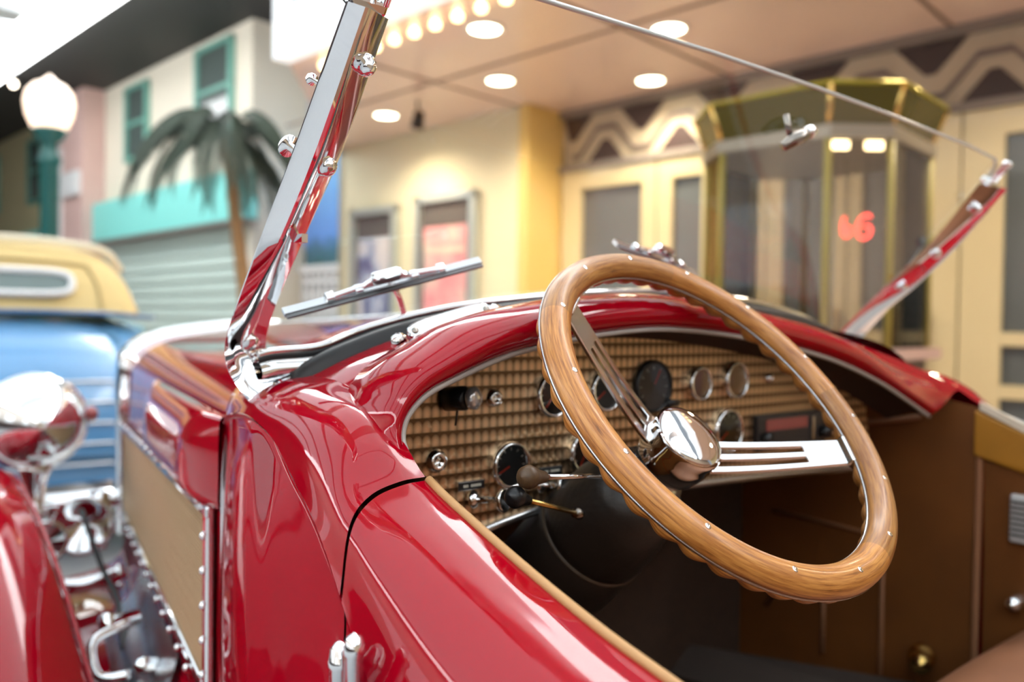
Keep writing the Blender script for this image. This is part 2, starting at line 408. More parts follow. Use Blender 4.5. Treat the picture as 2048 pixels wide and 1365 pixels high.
for k in range(14): G().uvbox(7.68+k*.15, 7.75+k*.15, 5.98, 6.0, 0, 1.86).build('upright', WHITE, lt)
for k in range(9): G().uvbox(7.6, 9.75, 6.0, 6.02, .2+k*.19, .27+k*.19).build('cross_slat', WHITE, lt)

# marquee over the pavement
mq = empty('theatre_marquee', W(.5, 3.1, 3.06), 'white theatre marquee with a row of warm bulbs under its edge', 'marquee')
MQW = mat('marquee_lightbox', (.9, .92, .92), .4, emit=(.95, .98, 1), es=.55)
G().uvbox(-4, 5.3, 3.02, 3.15, 3.06, 3.96).build('lightbox', MQW, mq)
G().uvbox(-3.8, 5.05, 3.0, 3.02, 3.4, 3.86).build('sign_panel', mat('marquee_panel', (.30, .34, .38), .5), mq)
for k in range(26):
    G().lathe(W(5.05-k*.2, 3.28, 3.06), (0, 0, -1), [(0, .012), (.012, .02), (.03, .035), (.055, .03), (.068, .0)], 12).build('bulb', TAKE, mq, True)

# recessed downlights
DL = [(3.74, 3.59, 'near the marquee bulbs'), (2.89, 4.35, 'highest of the pair towards the zigzag frieze'), (4.44, 4.43, 'in front of the poster wall, right of the windshield post'),
      (3.59, 5.17, 'closest to the zigzag frieze above the doors'), (5.94, 4.50, 'lowest, over the two poster cases')]
for u, v, d in DL:
    t = empty('downlight', W(u, v, 3.06), 'recessed round ceiling downlight ' + d, 'light', 'soffit downlights')
    G().lathe(W(u, v, 3.06), (0, 0, -1), [(0, .125), (.008, .125), (.014, .108), (.010, .098), (0, .098)], 28, False).build('trim_ring', WHITE, t, True)
    G().lathe(W(u, v, 3.058), (0, 0, -1), [(0, .098), (.006, .095), (.009, .0)], 24).build('lens', DLGT, t, True)
    lamp('downlight_lamp', 'SPOT', W(u, v, 3.02), 96, (1, .84, .62), .09, (0, 0, 0), spot=R(150))
for u, v in ((.9, 4.4), (-.8, 4.4)):  # lamps added out of view under the soffit, no fixtures modelled
    lamp('unseen_soffit_lamp', 'SPOT', W(u, v, 3.02), 96, (1, .84, .62), .09, (0, 0, 0), spot=R(150))

# ================================================================== THE RED ROADSTER
car = empty('roadster', (0, -.2, 0), 'red open vintage roadster with chrome windshield frame and wood-rimmed steering wheel', 'car')

# ---- left shoulder surface: inner edge, top, ridge, mid, crease for stations along the body
ST = [  # Y, E, T, Rg, Mid, B
 (.105, (-.515, 1.176), (-.543, 1.158), (-.562, 1.138), (-.571, 1.122), (-.577, 1.100)),
 (.05, (-.525, 1.170), (-.555, 1.155), (-.575, 1.140), (-.585, 1.130), (-.592, 1.115)),
 (-.05, (-.54, 1.163), (-.570, 1.155), (-.591, 1.145), (-.602, 1.136), (-.608, 1.125)),
 (-.125, (-.543, 1.160), (-.573, 1.153), (-.595, 1.142), (-.607, 1.129), (-.614, 1.112)),
 (-.204, (-.545, 1.140), (-.572, 1.143), (-.601, 1.131), (-.617, 1.109), (-.625, 1.082)),
 (-.25, (-.548, 1.117), (-.572, 1.122), (-.602, 1.114), (-.621, 1.092), (-.632, 1.064)),
 (-.287, (-.550, 1.093), (-.575, 1.0915), (-.603, 1.0845), (-.625, 1.073), (-.638, 1.044)),
 (-.363, (-.550, 1.065), (-.576, 1.0635), (-.604, 1.0565), (-.632, 1.034), (-.649, .988)),
 (-.442, (-.550, 1.040), (-.577, 1.0385), (-.605, 1.0315), (-.637, 1.003), (-.660, .950)),
 (-.52, (-.552, 1.021), (-.579, 1.0195), (-.607, 1.0125), (-.641, .981), (-.667, .926)),
 (-.65, (-.555, 1.000), (-.580, 0.9985), (-.609, 0.9915), (-.646, .956), (-.676, .900)),
 (-1.0, (-.555, .985), (-.580, 0.9835), (-.611, 0.9765), (-.652, .940), (-.686, .884)),
 (-1.25, (-.555, .985), (-.580, 0.9835), (-.611, 0.9765), (-.652, .940), (-.686, .884))]
def interp(Y, w_):
    """smooth point of column w_ (0..4) at Y"""
    ys = [s_[0] for s_ in ST]; n = len(ys); i = 0
    while i < n-2 and Y < ys[i+1]: i += 1
    def g(k): k = max(0, min(n-1, k)); q = ST[k][1+w_]; return Vector((q[0], ys[k], q[1]))
    p0, p1, p2, p3 = g(i-1), g(i), g(i+1), g(i+2); t = (Y-p1.y)/(p2.y-p1.y)
    def h(a, b, c, d, xa, xb, xc, xd):
        m1 = (c-a)/(xc-xa) if xc != xa else 0; m2 = (d-b)/(xd-xb) if xd != xb else 0; L_ = xc-xb
        return (2*t**3-3*t*t+1)*b + (t**3-2*t*t+t)*L_*m1 + (-2*t**3+3*t*t)*c + (t**3-t*t)*L_*m2
    return Vector((h(p0.x, p1.x, p2.x, p3.x, p0.y, p1.y, p2.y, p3.y), Y, h(p0.z, p1.z, p2.z, p3.z, p0.y, p1.y, p2.y, p3.y)))
def shoulder(yfun0, yfun1, n, right=False):
    """upper and lower skins between two boundary curves Y0(w), Y1(w), w in 0..4 (+ lower)"""
    rows = []; low = []
    for i in range(n+1):
        cp = []
        for k in range(5):
            Y = yfun0(k) + (yfun1(k)-yfun0(k))*i/n; cp.append(interp(Y, k))
        rows.append(spl(cp, 7))
        b = cp[-1]; Yb = b.y
        pr = []
        for zz_, dx in ((b.z-.001, .0005), (b.z-.02, .004), (b.z-.17, -.001), (b.z-.36, .002), (.45, .03)):
            pr.append(Vector((b.x+dx, Yb, min(zz_, b.z-.001))))
        low.append(spl(pr, 4))
    if right:
        rows = [[mir(p) for p in r_] for r_ in rows]; low = [[mir(p) for p in r_] for r_ in low]
    return rows, low
cut = [-.289, -.289, -.291, -.303, -.320]
for sd, rgt in ((-1, False), (1, True)):
    up_, lw_ = shoulder(lambda k: .105, lambda k: cut[k]+.0022, 44, rgt)
    g = G().grid(up_, rgt); g.grid(lw_, rgt); g.build('cowl_side', RED, car, True)
    up_, lw_ = shoulder(lambda k: cut[k]-.0022, lambda k: -1.05, 60, rgt)
    g = G().grid(up_, rgt); g.grid(lw_, rgt); door = g.build('door', RED, car, True)
    # door jamb and inner skin
    g = G(); rows = []
    for i in range(25):
        Y = -.291 - .76*i/24; e = interp(Y, 0)
        if rgt: e = mir(e)
        s_ = -1 if rgt else 1
        rows.append([e, e + Vector((.004*s_, 0, -.012)), e + Vector((.004*s_, 0, -.08)), e + Vector((-.005*s_, 0, -.25)), Vector((e.x-.01*s_, e.y, .42))])
    G().grid(rows, not rgt).build('inner_panel', BROWN, door, True)
    pts = [interp(-.292-.75*i/40, 0) for i in range(41)]
    if rgt: pts = [mir(p) for p in pts]
    G().tube([p+Vector((0, 0, .001)) for p in pts], .0036, 8).build('edge_piping', TAN if not rgt else GREYP, door, True)
    # dark shut-line gap lining
    g = G(); pts = [interp(cut[k], k) for k in range(5)]; pts = spl(pts, 6)
    if rgt: pts = [mir(p) for p in pts]
    G().tube([p - Vector((0, 0, .004)) + Vector((.004 if not rgt else -.004, 0, 0)) for p in pts], .0028, 6).build('door_seal', RUBBER, car, True)

# ---- cowl arch
PROF = [(-.54, 1.163), (-.50, 1.184), (-.44, 1.207), (-.35, 1.228), (-.25, 1.240), (-.15, 1.247), (0, 1.252)]
def arch(Y):
    e = interp(Y, 0); sx = (e.x+.54)
    l = []
    for i, (x, z) in enumerate(PROF):
        t = 1 - i/(len(PROF)-1); dz = -.03*max(0, Y-.05)
        l.append(Vector((x+sx*t, Y, z + (e.z-1.163)*t**3 + dz*(1-t))))
    l[0] = e
    l += [mir(p) - Vector((0, 0, .02*math.sin(math.pi*min(1, -p.x/.54)))) for p in l[-2::-1]]
    return spl(l, 5)
G().grid([arch(.104-.274*i/30) for i in range(31)], True).build('cowl', RED, car, True)

# ---- padded roll around the dashboard opening
BEAD = [(-.549, -.255, 1.108), (-.546, -.243, 1.122), (-.539, -.24, 1.139), (-.521, -.24, 1.156), (-.494, -.24, 1.168), (-.437, -.24, 1.188), (-.386, -.24, 1.199), (-.303, -.24, 1.211), (-.191, -.24, 1.217),
        (-.038, -.24, 1.206), (.137, -.24, 1.180), (.278, -.24, 1.144), (.38, -.24, 1.108), (.455, -.24, 1.079)]
def cowlz(x):
    a = arch(-.15)
    for i in range(len(a)-1):
        if a[i].x <= x <= a[i+1].x: t = (x-a[i].x)/(a[i+1].x-a[i].x+1e-9); return a[i].z + (a[i+1].z-a[i].z)*t
    return a[-1].z
bd = spl(BEAD, 6); rows = []
for i, p in enumerate(bd):
    t = (bd[min(i+1, len(bd)-1)] - bd[max(i-1, 0)]).normalized(); o = Vector((-t.z, 0, t.x)).normalized()
    k = min(1, max(.55, (p.z-1.09)/.09)) if p.x < 0 else 1
    tx = max(0., p.x)/.5
    cp = [p, p + o*.008*k + Vector((0, -.010, 0))*k, p + o*.022*k + Vector((0, -.012, 0))*k, p + o*(.036+.004*tx)*k + Vector((0, .006, 0)), p + o*(.040+.008*tx)*k + Vector((0, .045, 0)), None]
    xt = max(-.535, min(.5, p.x + o.x*.02)); zt = cowlz(xt); cp[-1] = Vector((xt, -.150, max(zt + .001, p.z + .01))) if p.x > -.45 else p + o*.030*k + Vector((0, .09, 0))
    fx = min(1, max(0, (p.x-.22)/.235)); fx = fx*fx*(3-2*fx)
    if fx: cp[-1] = cp[-1].lerp(Vector((.549, -.252, 1.120)), fx); cp[-2] = cp[-2].lerp(p.lerp(cp[-1], .75) + o*.006, fx); cp[-3] = cp[-3].lerp(p.lerp(cp[-1], .45) + o*.008 + Vector((0, -.006, 0)), fx); cp[-4] = cp[-4].lerp(p.lerp(cp[-1], .2) + o*.006 + Vector((0, -.008, 0)), fx)
    rows.append(spl(cp, 5))
G().grid(rows, True).build('cockpit_roll', RED, car, True)
rows = [[p + Vector((0, .0, 0)), p + Vector((0, .03, .002)), p + Vector((0, .07, -.012))] for p in bd]
G().grid(rows).build('roll_lining', mat('roll_lining', (.03, .014, .008), .7), car, True)
G().tube([p + Vector((0, -.001, -.001)) for p in bd], .0032, 8).build('roll_piping', GREYP, car, True)

# ---- hood
def hoodrow(Y):
    t = (Y-.105)/(1.45-.105)
    a = [(0, 1.250), (-.2, 1.238), (-.40, 1.203), (-.505, 1.170), (-.553, 1.128), (-.572, 1.06), (-.574, .90), (-.574, .70)]
    b = [(0, 1.205), (-.12, 1.197), (-.24, 1.178), (-.305, 1.152), (-.340, 1.115), (-.352, 1.06), (-.354, .90), (-.354, .66)]
    l = [Vector((p[0]*(1-t)+q[0]*t, Y, p[1]*(1-t)+q[1]*t)) for p, q in zip(a, b)]
    l = [mir(p) for p in l[::-1]][:-1] + l
    return spl(l, 6)
hood = G().grid([hoodrow(.108+1.32*i/24) for i in range(25)]).build('hood', RED, car, True)
def hx(Y): return -.574 + .220*(Y-.105)/1.345
# raised centre hinge and rear hood edge strip
G().tube([(0, .11+i*.063, 1.253-.0011*i*2) for i in range(21)], .006, 8).build('hood_hinge', CHROME, hood, True)
G().tube([p + Vector((0, 0, .0)) for p in hoodrow(.106)], .0042, 8).build('hood_edge_bead', CHROME, hood, True)  # chrome put in for the pale highlight along this edge
# side blister of the hood
rows = []
for i in range(13):
    Y = .13 + .66*i/12; x = hx(Y); e = .6 if i in (0, 12) else 1
    o = .030*min(1, i/1.5+.1)*min(1, (12-i)/1.5+.05)
    rows.append(spl([Vector((x+.004, Y, 1.105)), Vector((x-o*.5, Y, 1.098)), Vector((x-o, Y, 1.07)), Vector((x-o*1.05, Y, 1.03)), Vector((x-o*.9, Y, .995)), Vector((x+.004, Y, .985))], 4))
G().grid(rows, True).build('hood_blister', RED, hood, True)
def sidept(Y, z, o=0): return Vector((hx(Y)-o, Y, z))
# mesh side grille
MESHM = mat('bronze_mesh', (.62, .44, .25), .42, .8)
GB = mat('grille_backing', (.10, .065, .035), .8)
TLq, TRq, BRq, BLq = (1.36, .952), (.155, .985), (.155, .762), (1.36, .742)
gr = G().prism([sidept(*TLq, .002), sidept(*TRq, .002), sidept(*BRq, .002), sidept(*BLq, .002)], (-.002, 0, 0)).build('side_grille', GB, car)
def gp(a, b, o):
    t0 = Vector((TRq[0]+(TLq[0]-TRq[0])*a, TRq[1]+(TLq[1]-TRq[1])*a)); t1 = Vector((BRq[0]+(BLq[0]-BRq[0])*a, BRq[1]+(BLq[1]-BRq[1])*a))
    q = t0*(1-b)+t1*b; return sidept(q.x, q.y, o)
ww = G(); hw = G()
NW = 170; NH = 44
for i in range(NW):
    a = (i+.5)/NW; ww.tube([gp(a, j/10, .007+.0006*(1 if (i+j) % 2 else -1)) for j in range(11)], .0013, 4, False)
for j in range(NH):
    b = (j+.5)/NH; hw.tube([gp(i/12, b, .008) for i in range(13)], .0013, 4, False)
tag(ww.build('mesh_wires', MESHM, gr, True), kind='stuff'); tag(hw.build('mesh_cross_wires', MESHM, gr, True), kind='stuff')
fr = G()
for a in ((0, 0, 1, 0), (0, 1, 1, 1), (0, 0, 0, 1), (1, 0, 1, 1)):
    p, q = gp(a[0], a[1], .010), gp(a[2], a[3], .010); d = (q-p).normalized()
    fr.box((p+q)/2, ((q-p).length+.016, .016, .010), (d, Vector((1, 0, 0)).cross(d).normalized(), Vector((1, 0, 0))))
fro = bevel(fr.build('grille_frame', CHROME, gr), .003)
for i in range(15):
    for b in (-.045, 1.045):
        c = gp(.03+.94*i/14, b, .017); G().lathe(c, (-1, 0, 0), [(0, .006), (.003, .005), (.005, .002), (.0055, 0)], 10).build('grille_rivet', CHROME, gr, True)
for i in range(5):
    c = gp(-.008, .12+.19*i, .017); G().lathe(c, (-1, 0, 0), [(0, .006), (.003, .005), (.005, .002), (.0055, 0)], 10).build('grille_rivet', CHROME, gr, True)
# radiator shell at the front of the hood
rows = []
for i, (Y, s_) in enumerate(((1.42, 1.0), (1.43, 1.03), (1.50, 1.03), (1.52, .98))):
    rows.append([Vector((p.x*s_, Y, .66+(p.z-.66)*s_)) for p in hoodrow(1.427)])
G().grid(rows).build('radiator_shell', CHROME, car, True)

# ---- front fender (left), running down to the running board
inner = [(1.62, .70), (1.45, .82), (1.25, .87), (1.0, .855), (.72, .785), (.47, .675), (.25, .555), (0, .46), (-.3, .40)]
def fender(s_):
    rows = []
    for Y, z in inner:
        xi = -.64 if Y > .5 else -.64+(.5-Y)*.06
        l = [(xi+.03, z-.10), (xi, z-.004), (xi-.02, z+.02), (xi-.10, z+.055), (xi-.2, z+.045), (xi-.27, z-.02), (xi-.29, z-.10)]
        rows.append([Vector((x*s_, Y, zz_)) for x, zz_ in l])
    return solid(G().grid(surf(rows, 5, 4), s_ < 0).build('front_fender', RED, car, True), .006)
f1 = fender(1); fender(-1)
G().tube(spl([Vector((-.64+.003, Y, z+.002)) for Y, z in inner[:7]], 6), .004, 8).build('fender_bead', RED, f1, True)
# apron between fender and hood
rows = []
for i in range(9):
    Y = .10 + 1.3*i/8; rows.append([Vector((-.66, Y, .60)), Vector((-.60, Y, .575)), Vector((hx(Y)-.03, Y, .60)), Vector((hx(Y)+.004, Y, .70))])
ap = G().grid(surf(rows, 2, 5), True).build('splash_apron', RED, car, True)
for i in range(9):
    for x in (-.60, None):
        Y = .2 + i*.14; xx = x if x else hx(Y)-.03
        G().lathe((xx, Y, .58 if x else .603), (0, 0, 1), [(0, .009), (.004, .008), (.007, .004), (.008, 0)], 10).build('apron_rivet', CHROME, ap, True)
# steel panel added for a whitish reflection on the apron; strap
rows = []
for i in range(9):
    Y = .42 + .52*i/8; x0 = hx(Y)-.045
    rows.append([Vector((x0-.035, Y, .592)), Vector((x0-.015, Y, .625)), Vector((x0+.02, Y, .66)), Vector((x0+.038, Y, .71))])
G().grid(surf(rows, 2, 5), True).build('reflection_panel', STEEL, car, True)
G().tube(spl([(-.52, 1.12, .80), (-.505, 1.0, .70), (-.50, .90, .66), (-.53, .72, .62)], 6), .006, 8).build('tie_rod', BLACK, car, True)
# hood latch with D-ring
lc = G(); lc.tube(spl([(-.545, .64, .70), (-.60, .62, .69), (-.61, .60, .665), (-.60, .58, .64), (-.56, .565, .64)], 6), .008, 10)
lt_ = lc.build('hood_latch', CHROME, car, True)
G().lathe((-.525, .66, .70), (-1, -.2, 0), [(0, .014), (.04, .014), (.045, .02), (.06, .02), (.065, .0)], 14).build('latch_bolt', CHROME, lt_, True)
G().lathe((-.53, .53, .66), (-1, 0, .2), [(0, .012), (.02, .014), (.03, .01), (.035, 0)], 12).build('latch_catch', CHROME, lt_, True)

# ---- headlamps with stands, crossbar and horns
def headlamp(s_):
    c = Vector((-.560*s_, 1.44, .965))
    h = G().lathe(c, (0, -1, 0), [(-.07, .0), (-.065, .05), (-.05, .095), (-.035, .112), (-.02, .118), (-.005, .118), (0, .113), (.04, .108), (.08, .094), (.115, .070), (.14, .040), (.15, .015), (.152, 0)], 40).build('headlamp', CHROME, car, True)
    G().lathe(c + Vector((0, -.02, 0)), (0, -1, 0), [(-.004, .114), (0, .117), (.004, .113)], 40).build('lamp_bead', CHROME, h, True)
    G().lathe(c + Vector((0, 0, -.105)), (0, 0, -1), [(0, .045), (.02, .035), (.05, .024), (.10, .022), (.11, .032), (.125, .034), (.13, .02)], 20).build('lamp_stand', CHROME, h, True)
    G().lathe(c + Vector((.12*s_, .02, .01)), (.4*s_, -1, 0), [(0, .0), (.0, .018), (.02, .02), (.03, .012), (.034, 0)], 16).build('marker_lamp', mat('marker_lens', (.6, .1, .1), .2, coat=1), h, True)
    return h
headlamp(1); headlamp(-1)
G().tube([(-.66, 1.44, .735), (-.3, 1.45, .755), (0, 1.46, .765), (.3, 1.45, .755), (.66, 1.44, .735)], .022, 14).build('lamp_crossbar', CHROME, car, True)
hn = G().lathe((-.475, 1.30, .735), (-.35, -1, .05), [(-.10, .018), (-.04, .02), (0, .028), (.03, .05), (.05, .068), (.056, .07), (.052, .06), (.03, .03), (.02, .0)], 28).build('horn', CHROME, car, True)
G().lathe((-.575, 1.25, .715), (0, -1, .1), [(-.1, .018), (-.03, .02), (0, .026), (.03, .042), (.04, .048), (.036, .04), (.02, .0)], 24).build('horn', CHROME, car, True)
G().lathe((-.44, 1.32, .80), (0, 0, -1), [(0, 0), (.004, .022), (.04, .024), (.06, .018), (.14, .016)], 16).build('shock_absorber', CHROME, car, True)
G().tube(spl([(-.64, 1.22, .64), (-.55, 1.17, .625), (-.48, 1.15, .63), (-.43, 1.13, .65)], 5), .018, 12).build('frame_tube', CHROME, car, True)

# ---- wheels and chassis so that the car stands on the floor
TYRE = mat('tyre_rubber', (.02, .02, .02), .7)
for x in (-.76, .76):
    for Y in (1.22, -1.75):
        t = G().lathe((x-.08, Y, .37), (1, 0, 0), [(0, .25), (.0, .33), (.03, .365), (.08, .37), (.13, .365), (.16, .33), (.16, .25)], 40).build('tyre', TYRE, car, True)
        G().lathe((x-.05, Y, .37), (1, 0, 0), [(0, .0), (0, .255), (.1, .255), (.1, .0)], 32).build('wheel_disc', CHROME, t, True)
ch = G(); ch.box((0, -.3, .42), (.9, 3.6, .10)); ch.build('chassis', BLACK, car)
# tail of the body behind the doors
rows = []
for Y, wd, zt in ((-1.05, .94, .95), (-1.5, .95, .98), (-1.9, .85, .93), (-2.25, .55, .80), (-2.45, .2, .62)):
    rows.append([Vector((-.72*wd, Y, .42)), Vector((-.73*wd, Y, .75)), Vector((-.66*wd, Y, zt-.02)), Vector((-.4*wd, Y, zt+.04)), Vector((0, Y, zt+.06)), Vector((.4*wd, Y, zt+.04)), Vector((.66*wd, Y, zt-.02)), Vector((.73*wd, Y, .75)), Vector((.72*wd, Y, .42))])
G().grid(surf(rows, 5, 4)).build('tail', RED, car, True)

# ---- windshield
KW = .869
def wz(x, z, o=0.):  # point of the windshield plane (o: towards the rear)
    n_ = Vector((0, -1, -KW)).normalized(); return Vector((x, -KW*(z-1.17), z)) + n_*o
BASE = [(-.585, 1.186), (-.569, 1.190), (-.517, 1.195), (-.468, 1.216), (-.374, 1.240), (-.249, 1.257), (-.117, 1.267), (0, 1.270), (.117, 1.267), (.249, 1.257), (.374, 1.240), (.468, 1.216), (.517, 1.195), (.569, 1.190), (.585, 1.186)]
bs = spl([Vector((x, 0, z)) for x, z in BASE], 5); bs = [(p.x, p.z) for p in bs]
top = [(.588, 1.44), (.590, 1.480), (.582, 1.496), (.560, 1.504), (.45, 1.509), (.2, 1.513), (0, 1.514), (-.2, 1.513), (-.45, 1.509), (-.560, 1.504), (-.582, 1.496), (-.590, 1.480), (-.588, 1.44)]
outl = bs + top
ws = G(); n_ = len(outl)
vv = [wz(x, z, -.0025) for x, z in outl] + [wz(x, z, .0025) for x, z in outl]
# panes as strips from base to top
gl = G().add([wz(x, z, 0) for x, z in outl], [list(range(n_))])
glass = gl.build('windshield', GLASS, car)
G().tube([wz(x, z, 0) for x, z in top], .0026, 6).build('glass_edge', GEDGE, glass, True)
# lower frame: thin bright rail, dark joint, chrome band, rubber seal
rail = [wz(x, z, .004) for x, z in bs]
G().tube(rail, .0046, 8).build('lower_rail', CHROME, glass, True)
def ribbon(path, offs, nm, m, par):
    rows = [[p + Vector(o) for o in offs] for p in path]; return G().grid(rows).build(nm, m, par, True)
ribbon(rail, [(0, .0, .002), (0, -.004, -.003), (0, -.005, -.007), (0, -.002, -.009)], 'rail_joint', RUBBER, glass)
ribbon(rail, [(0, -.001, -.007), (0, -.008, -.009), (0, -.013, -.013), (0, -.016, -.019), (0, -.014, -.024)], 'lower_band', CHROME, glass)
SEAL = [(-.578, -.012, 1.118), (-.572, -.022, 1.126), (-.559, -.032, 1.149), (-.542, -.044, 1.170), (-.506, -.058, 1.190), (-.441, -.075, 1.214), (-.349, -.09, 1.233), (-.253, -.10, 1.245), (-.154, -.106, 1.252), (0, -.108, 1.256)]
SEAL = SEAL + [(-x, y, z-.004) for x, y, z in SEAL[-2:3:-1]]
sl = spl(P3(SEAL), 5)
ribbon(sl, [(0, .012, .004), (0, .006, .006), (0, -.003, .005), (0, -.009, .0), (0, -.011, -.012)], 'rubber_seal', RUBBER, glass)

def post(s_):
    # rear-outer edge, front-outer edge, rear-inner edge of the leaning post, from the top down
    ro = [(-.610, -.293, 1.459), (-.610, -.212, 1.364), (-.610, -.143, 1.298), (-.610, -.067, 1.240), (-.610, -.022, 1.196), (-.606, -.019, 1.171), (-.594, -.027, 1.143), (-.578, -.035, 1.122)]
    fo = [(-.626, -.285, 1.463), (-.626, -.191, 1.365), (-.626, -.124, 1.298), (-.626, -.068, 1.239), (-.625, -.032, 1.196), (-.618, -.022, 1.167), (-.602, -.030, 1.139), (-.582, -.032, 1.116)]
    ri = [(-.572, -.260, 1.468), (-.572, -.183, 1.374), (-.572, -.107, 1.303), (-.571, -.032, 1.231), (-.568, -.004, 1.195), (-.562, -.009, 1.183), (-.552, -.024, 1.174), (-.542, -.040, 1.168)]
    fi = [tuple((Vector(a)+Vector(b))/2 + Vector((0, .77, .64))*k) for a, b, k in zip(fo, ri, (.009, .009, .009, .010, .014, .018, .020, .020))]
    rows = []
    for a, b, c, d in zip(*[spl(P3(l), 6) for l in (ro, fo, fi, ri)]):
        def near(p, q, k=.14): return p + (q-p)*k
        loop = []
        for p, q, r_ in ((a, d, b), (b, a, c), (c, b, d), (d, c, a)):
            loop += [near(p, q), p + (q-p)*.035 + (r_-p)*.035, near(p, r_)]
        rows.append([Vector((p.x*s_, p.y, p.z)) for p in loop])
    g = G(); n2 = len(rows[0]); v = [p for r_ in rows for p in r_]; f = []
    for i in range(len(rows)-1):
        for k in range(n2):
            q = [i*n2+k, i*n2+(k+1) % n2, (i+1)*n2+(k+1) % n2, (i+1)*n2+k]; f.append(q if s_ > 0 else q[::-1])
    f += [list(range(n2)), [(len(rows)-1)*n2+k for k in range(n2)]]
    g.add(v, f); po = g.build('windshield_post', CHROME, car, True, 30)
    ax = Vector((0, -.64, .77))  # post direction
    rear = Vector((0, -.77, -.64))
    def P(t, x): # t 0 top .. 1 bottom, x across 0 outer .. 1 inner
        a = spl(P3(ro), 6); b = spl(P3(ri), 6); i = min(len(a)-1, int(t*.72*(len(a)-1))); p = a[i]*(1-x)+b[i]*x; return Vector((p.x*s_, p.y, p.z))
    for t, x, r_, hgt in ((.09, .55, .0085, .014), (.24, .5, .0085, .009), (.80, .45, .0085, .006)):
        G().lathe(P(t, x), rear, [(-.002, r_*1.15), (.002, r_*1.15), (.003, r_), (hgt*.6, r_*.9), (hgt*.9, r_*.5), (hgt, 0)], 16).build('dome_nut', CHROME, po, True)
    g = G(); g.box(P(.42, .6)+rear*.006, (.006, .018, .008)); g.build('glass_clip', CHROME, po)
    # clamp screws above the post and thumb knobs on its front
    for dx in (.0, .012):
        c = Vector(((-.598+dx)*s_, -.275, 1.472)); G().lathe(c, ax, [(0, .004), (.03, .004), (.032, .006), (.038, .006), (.04, .003)], 10).build('clamp_screw', CHROME, po, True)
    g = G(); c = Vector((-.600*s_, -.268, 1.474)); g.box(c, (.034, .012, .020), (Vector((1, 0, 0)), ax, rear)); bevel(g.build('post_cap', CHROME, po), .003)
    for t, r_ in ((.10, .005), (.22, .010)):
        a = spl(P3(fo), 6); p = a[int(t*.72*(len(a)-1))]; p = Vector((p.x*s_, p.y, p.z))
        G().lathe(p + Vector((.006*s_, .004, 0)), Vector((-.3*s_, .77, .5)), [(-.006, r_*.4), (.008, r_*.4), (.009, r_), (.012, r_), (.014, r_*.8), (.015, 0)], 18).build('thumb_knob', CHROME, po, True)
    G().lathe(Vector((-.566*s_, -.030, 1.150)), (-.5*s_, -.7, .5), [(-.01, .008), (.003, .008), (.005, .006), (.007, .004), (.008, 0)], 6).build('foot_bolt', CHROME, po)
post(1); post(-1)
# mirror clamp on the glass
mc = wz(.012, 1.468, .004); g = G()
g.tube(spl([mc + Vector((-.022, 0, -.020)), mc + Vector((-.012, -.008, -.012)), mc + Vector((.004, -.012, -.004)), mc + Vector((.016, -.010, .002))], 5), [.006+.003*math.sin(i/15*3.1) for i in range(16)], 12)
mcl = g.build('mirror_clamp', DCHROME, car, True)
G().lathe(mc + Vector((.010, -.012, 0)), (1, 0, .35), [(0, 0), (.003, .007), (.010, .009), (.018, .007), (.021, 0)], 14).build('clamp_ball', CHROME, mcl, True)
G().tube([mc + Vector((-.012, -.004, -.004)), mc + Vector((-.012, .002, .022))], .004, 8).build('clamp_pin', DCHROME, mcl, True)

# ---- wipers (on the front face of the glass)
def wiper(a, b, nm_, k0):
    a, b = [wz(p[0], p[1], -.014) for p in (a, b)]; d = (b-a).normalized(); nn_ = Vector((0, -1, -KW)).normalized(); sidev = d.cross(nn_)
    g = G(); g.box((a+b)/2, ((b-a).length, .0055, .010), (d, sidev, nn_)); bl = g.build('wiper_blade', STEEL, car)
    g = G(); g.box((a+b)/2 + nn_*.006, ((b-a).length*.99, .0028, .008), (d, sidev, nn_)); g.build('blade_rubber', mat('grey_blade', (.32, .34, .35), .4), bl)
    for s0, s1, h in ((.22, .78, .0075), (.36, .64, .013)):
        g = G(); p0, p1 = a+(b-a)*s0, a+(b-a)*s1; q = -nn_
        uu_ = sidev if sidev.z > 0 else -sidev
        g.tube(spl([p0 + uu_*.004, p0*.75+p1*.25 + uu_*h, (p0+p1)/2 + uu_*(h+.001), p0*.25+p1*.75 + uu_*h, p1 + uu_*.004], 5), .0034, 8)
        g.build('blade_bridge', CHROME, bl, True)
    for s0 in (.22, .36, .64, .78):
        g = G(); g.box(a+(b-a)*s0 + uu_*.004, (.010, .010, .011), (d, sidev, nn_)); bevel(g.build('blade_claw', CHROME, bl), .002)
    g = G(); m_ = (a+b)/2; g.box(m_ + uu_*.014, (.036, .014, .012), (d, sidev, nn_)); bevel(g.build('arm_clip', CHROME, bl), .004)
    g = G(); g.tube(spl([m_ + uu_*.018, m_ + uu_*.02 + Vector((k0*.06, .03, -.03)), m_ + Vector((k0*.12, .07, -.055))], 6), .0035, 8); g.build('wiper_arm', CHROME, bl, True)
wiper((-.563, 1.219), (-.348, 1.283), 'w', .6); wiper((-.155, 1.316), (.036, 1.288), 'w', .6)

